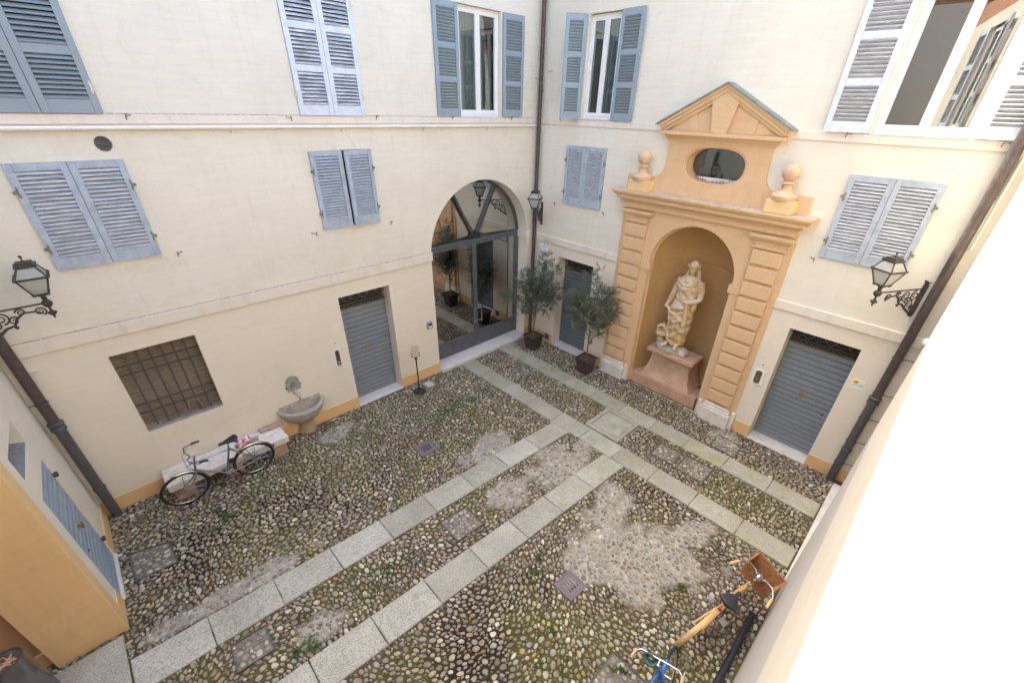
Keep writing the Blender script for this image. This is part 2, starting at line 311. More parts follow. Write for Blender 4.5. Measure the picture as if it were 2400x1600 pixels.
# ------------------------------------------------------------------ mesh helpers
class MB:
    def __init__(self): self.v = []; self.f = []; self.mi = []; self.cur = 0; self.t = None; self.weld = False
    def _add(self, vs, fs):
        o = len(self.v)
        if self.t is not None: vs = [tuple(self.t @ Vector(p)) for p in vs]
        self.v += [tuple(p) for p in vs]; self.f += [tuple(i + o for i in f) for f in fs]; self.mi += [self.cur] * len(fs); return self
    def quad(self, a, b, c, d): return self._add([a, b, c, d], [(0, 1, 2, 3)])
    def poly(self, pts): return self._add(pts, [tuple(range(len(pts)))])
    def box(self, x0, x1, y0, y1, z0, z1):
        v = [(x0, y0, z0), (x1, y0, z0), (x1, y1, z0), (x0, y1, z0), (x0, y0, z1), (x1, y0, z1), (x1, y1, z1), (x0, y1, z1)]
        return self._add(v, [(0, 3, 2, 1), (4, 5, 6, 7), (0, 1, 5, 4), (1, 2, 6, 5), (2, 3, 7, 6), (3, 0, 4, 7)])
    def cbox(self, x0, x1, y0, y1, z0, z1, c=0.01):
        """box with chamfered edges"""
        bm = bmesh.new(); bmesh.ops.create_cube(bm, size=1)
        for v in bm.verts: v.co = ((x0 + x1) / 2 + v.co.x * (x1 - x0), (y0 + y1) / 2 + v.co.y * (y1 - y0), (z0 + z1) / 2 + v.co.z * (z1 - z0))
        bmesh.ops.bevel(bm, geom=bm.edges[:], offset=c, segments=1, affect='EDGES', profile=0.5)
        bm.verts.index_update()
        self._add([tuple(v.co) for v in bm.verts], [tuple(v.index for v in f.verts) for f in bm.faces]); bm.free(); return self
    def prism(self, pts, axis, a, b):
        """2-D outline pts extruded along axis (0,1,2) from a to b"""
        n = len(pts)
        def p3(p, t): return (t, p[0], p[1]) if axis == 0 else ((p[0], t, p[1]) if axis == 1 else (p[0], p[1], t))
        v = [p3(p, a) for p in pts] + [p3(p, b) for p in pts]
        return self._add(v, [tuple(range(n))[::-1], tuple(range(n, 2 * n))] + [(i, (i + 1) % n, n + (i + 1) % n, n + i) for i in range(n)])
    def tube(self, pts, r, n=8, closed=False, caps=True):
        pts = [Vector(p) for p in pts]; m = len(pts); rs = r if isinstance(r, (list, tuple)) else [r] * m
        rings = []; up = None
        for i, p in enumerate(pts):
            if closed: d = pts[(i + 1) % m] - pts[i - 1]
            else: d = pts[min(i + 1, m - 1)] - pts[max(i - 1, 0)]
            d.normalize()
            if up is None:
                up = Vector((0, 0, 1)) if abs(d.z) < 0.9 else Vector((1, 0, 0))
            s = d.cross(up)
            if s.length < 1e-5: s = d.orthogonal()
            s.normalize(); up = s.cross(d).normalized()
            rings.append([tuple(p + (s * math.cos(2 * math.pi * k / n) + up * math.sin(2 * math.pi * k / n)) * rs[i]) for k in range(n)])
        v = [q for g in rings for q in g]; f = []
        for i in range(m if closed else m - 1):
            j = (i + 1) % m
            for k in range(n): f.append((i * n + k, i * n + (k + 1) % n, j * n + (k + 1) % n, j * n + k))
        if not closed and caps: f += [tuple(range(n))[::-1], tuple((m - 1) * n + k for k in range(n))]
        return self._add(v, f)
    def lathe(self, prof, n=16, c=(0, 0, 0), a0=0.0, a1=2 * math.pi, sx=1, sy=1):
        full = abs(a1 - a0 - 2 * math.pi) < 1e-6; k = n if full else n + 1
        v = []; f = []
        for r, z in prof:
            for i in range(k):
                a = a0 + (a1 - a0) * i / n; v.append((c[0] + sx * r * math.cos(a), c[1] + sy * r * math.sin(a), c[2] + z))
        for j in range(len(prof) - 1):
            for i in range(n):
                i2 = (i + 1) % k; f.append((j * k + i, j * k + i2, (j + 1) * k + i2, (j + 1) * k + i))
        if full: f += [tuple(range(k))[::-1], tuple((len(prof) - 1) * k + i for i in range(k))]
        return self._add(v, f)
    def ball(self, c, r, n=12, m=8, s=(1, 1, 1)):
        v = []; f = []
        for j in range(m + 1):
            t = math.pi * j / m
            for i in range(n):
                a = 2 * math.pi * i / n; v.append((c[0] + s[0] * r * math.sin(t) * math.cos(a), c[1] + s[1] * r * math.sin(t) * math.sin(a), c[2] + s[2] * r * math.cos(t)))
        for j in range(m):
            for i in range(n): f.append((j * n + i, (j + 1) * n + i, (j + 1) * n + (i + 1) % n, j * n + (i + 1) % n))
        return self._add(v, f)
    def torus(self, c, R, r, axis=1, n=24, m=6, a0=0, a1=2 * math.pi):
        full = abs(a1 - a0 - 2 * math.pi) < 1e-6
        k = n if full else n + 1
        pts = []
        for i in range(k):
            a = a0 + (a1 - a0) * i / n; x, y = R * math.cos(a), R * math.sin(a)
            pts.append((c[0], c[1] + x, c[2] + y) if axis == 0 else ((c[0] + x, c[1], c[2] + y) if axis == 1 else (c[0] + x, c[1] + y, c[2])))
        return self.tube(pts, r, m, closed=full)
    def mesh(self, name, mats, smooth=None):
        me = bpy.data.meshes.new(name); me.from_pydata(self.v, [], self.f)
        for mname in ([mats] if isinstance(mats, str) else mats): me.materials.append(MATS[mname])
        if any(self.mi): me.polygons.foreach_set('material_index', self.mi)
        bm = bmesh.new(); bm.from_mesh(me)
        if self.weld: bmesh.ops.remove_doubles(bm, verts=bm.verts[:], dist=1e-4)
        bmesh.ops.recalc_face_normals(bm, faces=bm.faces[:]); bm.to_mesh(me); bm.free()
        if smooth is not None:
            me.polygons.foreach_set('use_smooth', [True] * len(me.polygons)); me.set_sharp_from_angle(angle=rad(smooth))
        me.update(); return me
    def build(self, name, mats, parent=None, smooth=None, loc=None, rot=None):
        return put(name, self.mesh(name, mats, smooth), parent, loc, rot)
def put(name, me, parent=None, loc=None, rot=None):
    o = bpy.data.objects.new(name, me); COL.objects.link(o)
    if parent is not None: o.parent = parent
    if loc is not None: o.location = loc
    if rot is not None: o.rotation_euler = rot
    return o
def tag(o, label=None, cat=None, group=None, kind=None):
    for k, v in (('label', label), ('category', cat), ('group', group), ('kind', kind)):
        if v: o[k] = v
    return o
def thing(name, label, cat, loc=(0, 0, 0), rotz=0.0, group=None, rot=None):
    o = bpy.data.objects.new(name, None); COL.objects.link(o); o.location = loc
    o.rotation_euler = rot if rot else (0, 0, rotz); o.empty_display_size = 0.2
    return tag(o, label, cat, group)
def world_to_px(p):
    d = Vector(p) - CAMPOS
    x, y, z = (sum(RC[i][j] * d[j] for j in range(3)) for i in range(3))
    if z < 0.1: return None
    return 1212.34 + 996.83 * x / z, 858.99 + 996.83 * y / z, z
def arc(cx, cz, r, a0, a1, n): return [(cx + r * math.cos(a0 + (a1 - a0) * i / n), cz + r * math.sin(a0 + (a1 - a0) * i / n)) for i in range(n + 1)]

# ------------------------------------------------------------------ ground: soil, granite strips, cobbles
def blob(x, y, cx, cy, rx, ry, rot=0.0, soft=0.22, nz=0.6):
    dx, dy = x - cx, y - cy; c, s = math.cos(rot), math.sin(rot)
    u, w = (dx * c + dy * s) / rx, (-dx * s + dy * c) / ry
    d = math.sqrt(u * u + w * w) + nz * noise.noise(Vector((x * 2.3, y * 2.3, 5.0))) + 0.5 * nz * noise.noise(Vector((x * 6.3, y * 6.3, 9.0)))
    return max(0.0, min(1.0, (1.0 - d) / soft + 0.5))
def mortar_at(x, y):
    m = 0.0
    for b in ((4.15, 1.55, 1.05, 0.62, -0.75), (3.75, 1.95, 0.55, 0.35, -0.3), (4.75, 2.35, 0.55, 0.35, 0.2), (4.0, 4.78, 0.55, 0.26, -0.05), (4.35, 5.0, 0.35, 0.25, 0), (4.9, 3.62, 0.85, 0.40, -0.05),
              (3.6, 3.75, 0.55, 0.28, -0.05), (0.3, 3.75, 0.30, 0.20, 0), (-0.25, 5.05, 0.9, 0.16, -0.06), (2.15, 7.3, 0.42, 0.22, 0.2), (7.95, 1.7, 0.3, 0.3, 0), (5.2, 1.1, 0.45, 0.2, -0.6)):
        m = max(m, blob(x, y, *b))
    return m
def moss_at(x, y):
    m = max(0.0, min(1.0, 1.6 * (noise.noise(Vector((x * 0.8 + 3, y * 0.8, 1.0))) + 0.18 + 0.5 * noise.noise(Vector((x * 3.1, y * 3.1, 2.0))))))
    for b in ((4.5, 6.4, 0.9, 0.5), (0.9, 6.9, 0.9, 0.5), (2.3, 4.9, 0.35, 0.14), (2.6, 1.4, 0.9, 0.5), (3.2, 5.5, 0.7, 0.4), (6.6, 0.9, 0.5, 0.9), (7.9, 3.5, 0.3, 1.2)):
        m = max(m, 0.9 * blob(x, y, *b))
    return m
def damp_at(x, y):
    return 0.85 * max(blob(x, y, 0.9, 6.0, 1.9, 0.75, -0.1, 0.7, 0.5), blob(x, y, 1.6, 2.2, 1.2, 0.6, 0.0, 0.7, 0.5), blob(x, y, 7.9, 3.3, 0.35, 1.4, 0, 0.7, 0.5), blob(x, y, 5.3, 2.2, 0.35, 0.9, 0.5, 0.7, 0.5))
GX0, GX1, GY0, GY1 = -2.6, 9.2, -0.9, 8.4
def ground_sheet():
    nx, ny = 220, 180
    xs = [GX0 + (GX1 - GX0) * i / nx for i in range(nx + 1)]; ys = [GY0 + (GY1 - GY0) * i / ny for i in range(ny + 1)]
    xs = [-30.0] + xs + [40.0]; ys = [-30.0] + ys + [40.0]
    vs = []; mo = []; mt = []; da = []
    for y in ys:
        for x in xs:
            h = 0.006 * noise.noise(Vector((x * 1.1, y * 1.1, 0))) + 0.004 * noise.noise(Vector((x * 7, y * 7, 3)))
            inside = GX0 <= x <= GX1 and GY0 <= y <= GY1
            a = mortar_at(x, y) if inside else 0.0
            vs.append((x, y, h - 0.002 + 0.009 * a)); mt.append(a); da.append(damp_at(x, y) if inside else 0.0); mo.append(moss_at(x, y) * (1 - a) if inside else 0.3)
    w = len(xs); fs = [(j * w + i, j * w + i + 1, (j + 1) * w + i + 1, (j + 1) * w + i) for j in range(len(ys) - 1) for i in range(w - 1)]
    me = bpy.data.meshes.new('ground'); me.from_pydata(vs, [], fs)
    for nm, arr in (('moss', mo), ('mortar', mt), ('damp', da)):
        at = me.attributes.new(nm, 'FLOAT', 'POINT'); at.data.foreach_set('value', arr)
    me.materials.append(MATS['soil']); me.polygons.foreach_set('use_smooth', [True] * len(me.polygons))
    return put('ground', me)
ground = ground_sheet(); tag(ground, 'mossy cobbled courtyard ground crossed by grey granite strips', kind='structure')

# granite strips: corners of every slab in plan
SLABS = []
X1U = lambda x: 4.866 - 0.0585 * x
X1L = lambda x: 4.382 - 0.0535 * x
X2U = lambda x: 3.503 - 0.0550 * x
X2L = lambda x: 3.023 - 0.0535 * x
j1 = [-1.46] + [-0.67 + 0.793 * i for i in range(8)] + [5.70]
for a, b in zip(j1[:-1], j1[1:]):
    if b - a > 0.05: SLABS.append(((a, X1L(a)), (b, X1L(b)), (b, X1U(b)), (a, X1U(a))))
j2 = [-3.10 + 0.793 * i for i in range(12)]
j2 = [x for x in j2 if x < 5.4] + [5.70]
for a, b in zip(j2[:-1], j2[1:]): SLABS.append(((a, X2L(a)), (b, X2L(b)), (b, X2U(b)), (a, X2U(a))))
for x0, x1, ys in ((5.70, 6.14, [-0.17, 0.64, 1.43, 2.23, 3.03, 3.82, 4.59, 5.38, 6.19, 7.00, 7.72]), (7.02, 7.45, [-0.17, 0.62, 1.43, 2.22, 2.98, 3.78, 4.58, 5.40, 6.20, 6.97, 7.70])):
    for a, b in zip(ys[:-1], ys[1:]): SLABS.append(((x0, a), (x1, a), (x1, b), (x0, b)))
# big worn stones in the carriage passage
SLABS += [((-2.15, 4.05), (-1.475, 4.48), (-1.475, 5.38), (-2.15, 5.36)), ((-3.1, 3.9), (-2.165, 4.05), (-2.165, 5.36), (-3.1, 5.40))]
def slab_mesh(q, zt):
    mb = MB(); g = 0.004; cx = sum(p[0] for p in q) / 4; cyy = sum(p[1] for p in q) / 4
    rings = []
    for inset, z in ((g, -0.05), (g, zt - 0.010), (g + 0.010, zt)):
        ring = []
        for i in range(4):
            a, b = q[i], q[(i + 1) % 4]
            for t in range(5):
                x = a[0] + (b[0] - a[0]) * t / 5; y = a[1] + (b[1] - a[1]) * t / 5
                jx = 0.006 * noise.noise(Vector((x * 5, y * 5, 7))); d = Vector((cx - x, cyy - y)); L = d.length or 1
                k = (inset + jx) / L * 1.2
                ring.append((x + d.x * k - cx, y + d.y * k - cyy, z + (0.002 * noise.noise(Vector((x * 3, y * 3, 1))))))
        rings.append(ring)
    n = 20
    mb._add([p for r in rings for p in r] , [(j * n + i, j * n + (i + 1) % n, (j + 1) * n + (i + 1) % n, (j + 1) * n + i) for j in range(2) for i in range(n)] + [tuple(2 * n + i for i in range(n))])
    return mb, (cx, cyy, 0)
for q in SLABS:
    mb, c = slab_mesh(q, 0.026 + random.uniform(-0.003, 0.003)); mb.build('paving_slab', 'granite_slab', ground, loc=c)

# squares set into the cobbles: iron-framed covers filled with pebbles, one concrete manhole
COVER_ROOT = []
COVERS = [((-1.27, 6.72), (-1.26, 6.13), (-0.77, 6.09), (-0.80, 6.58)), ((2.41, 4.06), (2.40, 3.58), (2.90, 3.55), (2.92, 4.02)), ((-0.55, 4.31), (-0.58, 3.93), (-0.17, 3.90), (-0.16, 4.28)),
          ((6.39, 2.03), (6.39, 1.50), (6.90, 1.51), (6.88, 2.04)), ((6.41, 2.57), (6.42, 2.10), (6.86, 2.13), (6.83, 2.59)), ((7.53, 1.87), (7.50, 1.36), (7.94, 1.38), (7.98, 1.88)), ((2.35, 0.98), (2.35, 0.45), (2.85, 0.45), (2.85, 0.98))]
COVER_LABELS = ['square pebble-filled cover beside the grey board door', 'square pebble-filled cover between the two long granite strips', 'pebble-filled cover in the left corner between the long strips', 'pebble-filled cover nearer the sunlit wall, between the short strips', 'pebble-filled cover next to the concrete manhole side, between the short strips', 'pebble-filled cover in front of the right grey door', 'pebble-filled cover at the bottom edge beside the blue bicycle']
for q, lab in zip(COVERS, COVER_LABELS):
    c = (sum(p[0] for p in q) / 4, sum(p[1] for p in q) / 4)
    root = thing('inspection_cover', lab, 'cover', (c[0], c[1], 0)); q2 = [(p[0] - c[0], p[1] - c[1]) for p in q]
    for i in range(4):
        a, b = Vector(q2[i]), Vector(q2[(i + 1) % 4]); d = (b - a).normalized() * 0.012; nrm = Vector((-d.y, d.x)) * (0.6)
        pts = [a + nrm, b + nrm, b - nrm, a - nrm]
        MB().prism([tuple(p) for p in pts], 2, 0.0, 0.019).build('frame_bar', 'iron_pipe', root)
    MB().poly([(p[0] * 0.98, p[1] * 0.98, 0.0035) for p in q2]).build('mortar_bed', 'cover_bed', root)
    COVER_ROOT.append(root)
MANHOLE = ((6.17, 3.20), (7.03, 3.20), (7.02, 4.02), (6.17, 4.03))
mh = thing('manhole', 'square concrete manhole with an inset lid between the short granite strips', 'manhole', (6.595, 3.61, 0))
def ring_frame(mb, w0, d0, w1, d1, z0, z1):
    """rectangular ring, outer half sizes w0 d0, inner w1 d1"""
    o = [(-w0, -d0), (w0, -d0), (w0, d0), (-w0, d0)]; i = [(-w1, -d1), (w1, -d1), (w1, d1), (-w1, d1)]
    for k in range(4):
        a, b, c, d = o[k], o[(k + 1) % 4], i[(k + 1) % 4], i[k]
        mb.prism([a, b, c, d], 2, z0, z1)
    return mb
ring_frame(MB(), 0.425, 0.41, 0.335, 0.325, -0.02, 0.024).build('surround', 'concrete', mh)
MB().cbox(-0.325, 0.325, -0.315, 0.315, -0.02, 0.021, 0.008).build('lid', 'concrete', mh)
MB().box(-0.34, 0.34, -0.33, 0.33, -0.02, 0.004).build('joint', 'black_plastic', mh)
DRAINS = [(3.245, 5.69, 0.185, 'brown iron drain grate with four slots near the dripping fountain side'), (3.13, 1.915, 0.17, 'violet-brown iron drain grate with four slots beside the pale mortar patch')]
for x, y, h, lab in DRAINS:
    d = thing('drain_grate', lab, 'drain', (x, y, 0), rad(-2), 'iron drain grates')
    ring_frame(MB(), h, h, h - 0.03, h - 0.03, -0.02, 0.020).build('frame', 'drain_iron', d)
    mb = MB(); s = h - 0.034
    xs = [-s, -0.085, -0.062, -0.036, -0.013, 0.013, 0.036, 0.062, 0.085, s]
    for k in range(0, 9, 2): mb.box(xs[k], xs[k + 1], -0.08, 0.08, -0.01, 0.018)
    mb.box(-s, s, -s, -0.0805, -0.01, 0.018); mb.box(-s, s, 0.0805, s, -0.01, 0.018)
    mb.build('grate', 'drain_iron', d)
    MB().box(-h + 0.01, h - 0.01, -h + 0.01, h - 0.01, -0.03, 0.0035).build('pit', 'black_plastic', d)
gl = thing('ground_light', 'small square glass light set in the cobbles beside the sign stand', 'light', (4.57, 7.525, 0))
ring_frame(MB(), 0.13, 0.14, 0.095, 0.105, -0.02, 0.022).build('frame', 'steel', gl)
MB().box(-0.0945, 0.0945, -0.1045, 0.1045, -0.02, 0.017).build('glass', 'pale_glass', gl)

def inside_quad(x, y, q, grow=0.0):
    s = None
    for i in range(4):
        a, b = q[i], q[(i + 1) % 4]
        L = math.hypot(b[0] - a[0], b[1] - a[1]); cr = ((b[0] - a[0]) * (y - a[1]) - (b[1] - a[1]) * (x - a[0])) / L
        if s is None: s = 1 if sum((q[(k + 1) % 4][0] - q[k][0]) * (q[(k + 1) % 4][1] + q[k][1]) for k in range(4)) < 0 else -1
        if cr * s < -grow: return False
    return True
BLOCKERS = SLABS + COVERS + [MANHOLE] + [((x - h, y - h), (x + h, y - h), (x + h, y + h), (x - h, y + h)) for x, y, h, _ in DRAINS] + \
    [((4.44, 7.385), (4.70, 7.385), (4.70, 7.665), (4.44, 7.665)), ((5.1, 7.74), (8.2, 7.74), (8.2, 9), (5.1, 9)), ((2.95, 7.79), (4.05, 7.79), (4.05, 9), (2.95, 9))]
BIN = 0.25
grid_b = {}
for qi, q in enumerate(BLOCKERS):
    for gx in range(int(math.floor((min(p[0] for p in q) - 0.1) / BIN)), int(math.floor((max(p[0] for p in q) + 0.1) / BIN)) + 1):
        for gy in range(int(math.floor((min(p[1] for p in q) - 0.1) / BIN)), int(math.floor((max(p[1] for p in q) + 0.1) / BIN)) + 1):
            grid_b.setdefault((gx, gy), []).append(q)
CELLS = {}
CS = 0.13
STONE_LIST = []
def e_rad(a, b, th, phi):
    c, s = math.cos(phi - th), math.sin(phi - th); return a * b / math.sqrt((b * c) ** 2 + (a * s) ** 2)
def try_stone(x, y, a, b, th, gap, blockers=True, bounds=True):
    if bounds:
        if not (XD + 0.02 < x < XB - 0.0 and -0.17 < y < YA - 0.01) and not (-3.0 < x <= XD and 2.6 < y < 5.5): return False
    if blockers:
        for q in grid_b.get((int(math.floor(x / BIN)), int(math.floor(y / BIN))), ()):
            if inside_quad(x, y, q, b * 0.85): return False
    cx, cyy = int(math.floor(x / CS)), int(math.floor(y / CS))
    for i in (-1, 0, 1):
        for j in (-1, 0, 1):
            for (X, Y, A, B, T) in CELLS.get((cx + i, cyy + j), ()):
                dx, dy = X - x, Y - y; d2 = dx * dx + dy * dy
                if d2 > (a + A + gap) ** 2: continue
                phi = math.atan2(dy, dx)
                if math.sqrt(d2) < e_rad(a, b, th, phi) + e_rad(A, B, T, phi) + gap: return False
    CELLS.setdefault((cx, cyy), []).append((x, y, a, b, th)); return True
rng = random.Random(3)
def sow(n, amin, amax, gap, box):
    for _ in range(n):
        x = rng.uniform(box[0], box[1]); y = rng.uniform(box[2], box[3])
        m = mortar_at(x, y)
        a = rng.uniform(amin, amax); b = a * rng.uniform(0.48, 0.82)
        th = 2.6 * noise.noise(Vector((x * 0.45, y * 0.45, 11))) + rng.gauss(0, 0.35)
        if try_stone(x, y, a, b, th, gap + (0.014 * rng.random() if m > 0.5 else 0.0)): STONE_LIST.append((x, y, a, b, th, m))
FULL = (-2.95, XB, -0.17, YA)
sow(14000, 0.038, 0.052, 0.004, FULL); sow(90000, 0.028, 0.039, 0.002, FULL); sow(100000, 0.019, 0.028, 0.001, FULL); sow(45000, 0.012, 0.018, 0.001, FULL)
def stone_variant(seed):
    r = random.Random(seed); n = 8
    ph = [r.uniform(0.78, 1.12) for _ in range(n)]; vs = []; fs = []
    for k, (q, z) in enumerate(((1.0, -0.35), (0.97, 0.55), (0.70, 0.93))):
        for i in range(n):
            a = 2 * math.pi * i / n; vs.append((q * ph[i] * math.cos(a), q * ph[i] * math.sin(a), z + (0.06 * r.uniform(-1, 1) if k else 0)))
    vs.append((r.uniform(-.1, .1), r.uniform(-.1, .1), 1.0))
    for j in range(2):
        for i in range(n): fs.append((j * n + i, j * n + (i + 1) % n, (j + 1) * n + (i + 1) % n, (j + 1) * n + i))
    for i in range(n): fs.append((2 * n + i, 2 * n + (i + 1) % n, 3 * n))
    return vs, fs
VARS = [stone_variant(s) for s in range(14)]
def scored(s):
    p = world_to_px((s[0], s[1], 0.02))
    if p is None or not (10 < p[0] < 2390 and 10 < p[1] < 1590): return -1
    if s[1] < 0.0 or s[0] < -1.2: return -1
    return s[2] / p[2]
order = sorted(range(len(STONE_LIST)), key=lambda i: -scored(STONE_LIST[i]))
single = set(order[:300])
VMESH = []
for k, (vs, fs) in enumerate(VARS):
    me = bpy.data.meshes.new('cobblestone'); me.from_pydata(vs, [], fs); me.materials.append(MATS['cobble_single'])
    me.polygons.foreach_set('use_smooth', [True] * len(me.polygons)); VMESH.append(me)
def stone_h(m): return rng.uniform(0.010, 0.016) + 0.010 if m > 0.5 else rng.uniform(0.011, 0.022)
def stone_mass(name, stones, parent, loc=(0, 0, 0)):
    V = []; F = []; T = []
    for (x, y, a, b, th, m) in stones:
        vs, fs = VARS[rng.randrange(14)]; o = len(V); c, s = math.cos(th), math.sin(th); h = stone_h(m); t = rng.random()
        tx, ty = rng.gauss(0, 0.10), rng.gauss(0, 0.10)
        for (px, py, pz) in vs:
            X, Y = px * a, py * b; V.append((x + X * c - Y * s - loc[0], y + X * s + Y * c - loc[1], pz * h + X * tx + Y * ty)); T.append(t)
        F += [tuple(i + o for i in f) for f in fs]
    me = bpy.data.meshes.new(name); me.from_pydata(V, [], F); me.materials.append(MATS['cobble_mass'])
    at = me.attributes.new('tone', 'FLOAT', 'POINT'); at.data.foreach_set('value', T)
    me.polygons.foreach_set('use_smooth', [True] * len(me.polygons))
    o = put(name, me, parent); o['kind'] = 'stuff'; return o
stone_mass('cobbles', [s for i, s in enumerate(STONE_LIST) if i not in single], ground)
for i in sorted(single):
    x, y, a, b, th, m = STONE_LIST[i]
    o = put('cobblestone', VMESH[rng.randrange(14)], ground, (x, y, 0), (rng.gauss(0, 0.05), rng.gauss(0, 0.05), th)); o.scale = (a, b, stone_h(m))
# pebbles inside the covers
for q, root in zip(COVERS, COVER_ROOT):
    CELLS.clear(); L = []
    xs = [p[0] for p in q]; ys = [p[1] for p in q]
    for amin, amax, n in ((0.036, 0.052, 500), (0.024, 0.034, 500), (0.014, 0.02, 500)):
        for _ in range(n):
            x = rng.uniform(min(xs), max(xs)); y = rng.uniform(min(ys), max(ys)); a = rng.uniform(amin, amax); b = a * rng.uniform(0.6, 0.9); th = rng.uniform(0, 3.14)
            if inside_quad(x, y, q, -a * 0.9 - 0.01) and try_stone(x, y, a, b, th, 0.001, False, False): L.append((x, y, a, b, th, 0.0))
    if L: stone_mass('pebbles', L, root, tuple(root.location))

# ------------------------------------------------------------------ facades
def wall_sheet(mb, u0, u1, z0, z1, holes=(), depth=0.25, arch=None, y=0.0):
    """sheet at local y with rectangular holes (ua, ub, za, zb[, depth]) and their reveals; arch = (uc, zs, R, depth, zbottom)"""
    hs = [(h[0], h[1], max(h[2], z0), min(h[3], z1)) for h in holes if h[3] > z0 and h[2] < z1]
    if arch:
        uc, zs, R, ad, zb = arch
        if zs + R > z0 and zb < z1: hs.append((uc - R, uc + R, max(zb, z0), min(zs + R, z1)))
    us = sorted({u0, u1, *[h[0] for h in hs], *[h[1] for h in hs]}); zz = sorted({z0, z1, *[h[2] for h in hs], *[h[3] for h in hs]})
    us = [u for u in us if u0 <= u <= u1]; zz = [z for z in zz if z0 <= z <= z1]
    for a, b in zip(us[:-1], us[1:]):
        for c, d in zip(zz[:-1], zz[1:]):
            m, n = (a + b) / 2, (c + d) / 2
            if any(h[0] < m < h[1] and h[2] < n < h[3] for h in hs): continue
            mb.quad((a, y, c), (b, y, c), (b, y, d), (a, y, d))
    for h in holes:
        if h[3] <= z0 or h[2] >= z1: continue
        dd = h[4] if len(h) > 4 else depth; a, b, c, d = h[0], h[1], max(h[2], z0), min(h[3], z1)
        mb.quad((a, y, c), (a, y + dd, c), (a, y + dd, d), (a, y, d)); mb.quad((b, y, c), (b, y, d), (b, y + dd, d), (b, y + dd, c))
        if h[2] >= z0: mb.quad((a, y, c), (b, y, c), (b, y + dd, c), (a, y + dd, c))
        if h[3] <= z1: mb.quad((a, y, d), (a, y + dd, d), (b, y + dd, d), (b, y, d))
    if arch:
        uc, zs, R, ad, zb = arch
        a, b = uc - R, uc + R
        lo, hi = max(zb, z0), min(zs, z1)
        if hi > lo:
            mb.quad((a, y, lo), (a, y + ad, lo), (a, y + ad, hi), (a, y, hi)); mb.quad((b, y, lo), (b, y, hi), (b, y + ad, hi), (b, y + ad, lo))
        if zs + R <= z1:
            pts = arc(uc, zs, R, 0, math.pi, 40)
            for (p, q) in zip(pts[:-1], pts[1:]):
                mb.quad((p[0], y, p[1]), (q[0], y, q[1]), (q[0], y + ad, q[1]), (p[0], y + ad, p[1]))
                mb.quad((p[0], y, p[1]), (p[0], y, zs + R), (q[0], y, zs + R), (q[0], y, q[1]))
            if zs < z0: pass
    return mb

# ---- A: the long wall with the arched glass door (local u = x, y runs into the wall)
WA = thing('courtyard_wall', 'long cream plaster wall with the arched glass door and blue-grey shutters', 'wall', (0, YA, 0))
U0, U1 = XD, XB
A_HOLES = [(-0.47, 0.61, 5.60, 7.37, 0.22), (2.95, 4.03, 5.60, 7.37, 0.22), (6.08, 7.17, 5.60, 7.37, 0.16), (-0.47, 0.61, 3.87, 5.10, 0.2), (2.95, 4.03, 3.87, 5.10, 0.2),
           (-0.46, 0.60, 1.19, 2.58, 0.24), (2.95, 4.04, 0.0, 2.57, 0.40)]
A_ARCH = (6.63, ZMID, 1.50, 0.35, 0.0)
wall_sheet(MB(), U0, 5.13, 0.0, ZMID, A_HOLES).quad((5.13, 0, 0), (5.13, 0.35, 0), (5.13, 0.35, ZMID), (5.13, 0, ZMID)).build('lower_wall', 'plaster_beige', WA)
wall_sheet(MB(), 8.13, U1, 0.0, ZMID).quad((8.13, 0, 0), (8.13, 0.35, 0), (8.13, 0.35, ZMID), (8.13, 0, ZMID)).build('lower_wall', 'plaster_beige', WA)
wall_sheet(MB(), U0, U1, ZMID, ZTOP, A_HOLES, arch=A_ARCH).build('upper_wall', 'plaster_cream', WA)
for a, b in ((U0, 5.13), (8.13, U1)): MB().cbox(a + 0.001, b - 0.001 if b == U1 else b, -0.035, 0.01, 2.86, 3.045, 0.006).build('string_course', 'plaster_trim', WA)
for a, b in ((5.0, 5.130), (8.130, 8.26)): pass
MB().cbox(8.09, 8.131, -0.002, 0.33, 2.862, 3.043, 0.004).build('impost', 'plaster_trim', WA)
MB().cbox(5.129, 5.17, -0.002, 0.33, 2.862, 3.043, 0.004).build('impost', 'plaster_trim', WA)
MB().cbox(U0 + 0.001, U1 - 0.001, -0.022, 0.01, 5.49, 5.597, 0.004).build('string_course', 'plaster_trim', WA)
for a, b in ((0.63, 2.94), (4.05, 5.50), (7.85, U1 - 0.01)): MB().box(a, b, -0.010, 0.004, 5.5975, 5.609).build('ledge_grime', 'grime', WA)
MB().box(U0 + 0.01, 5.12, -0.020, 0.004, 3.0455, 3.056).build('ledge_grime', 'grime', WA)
for a, b in ((U0, 2.945), (4.045, 5.125), (8.135, U1)):
    MB().cbox(a + 0.001, b, -0.012, 0.01, -0.02, 0.265, 0.004).build('plinth', 'plaster_plinth', WA)
MB().box(U0 - 8, U1 + 1.2, 0.62, 8, -0.1, ZTOP - 0.002).build('building_core', 'dark_room', WA)
MB().box(U0 - 8, U1 + 1.2, 0.0, 8, ZTOP, ZTOP + 0.35).build('roof', 'roof_tile', WA)

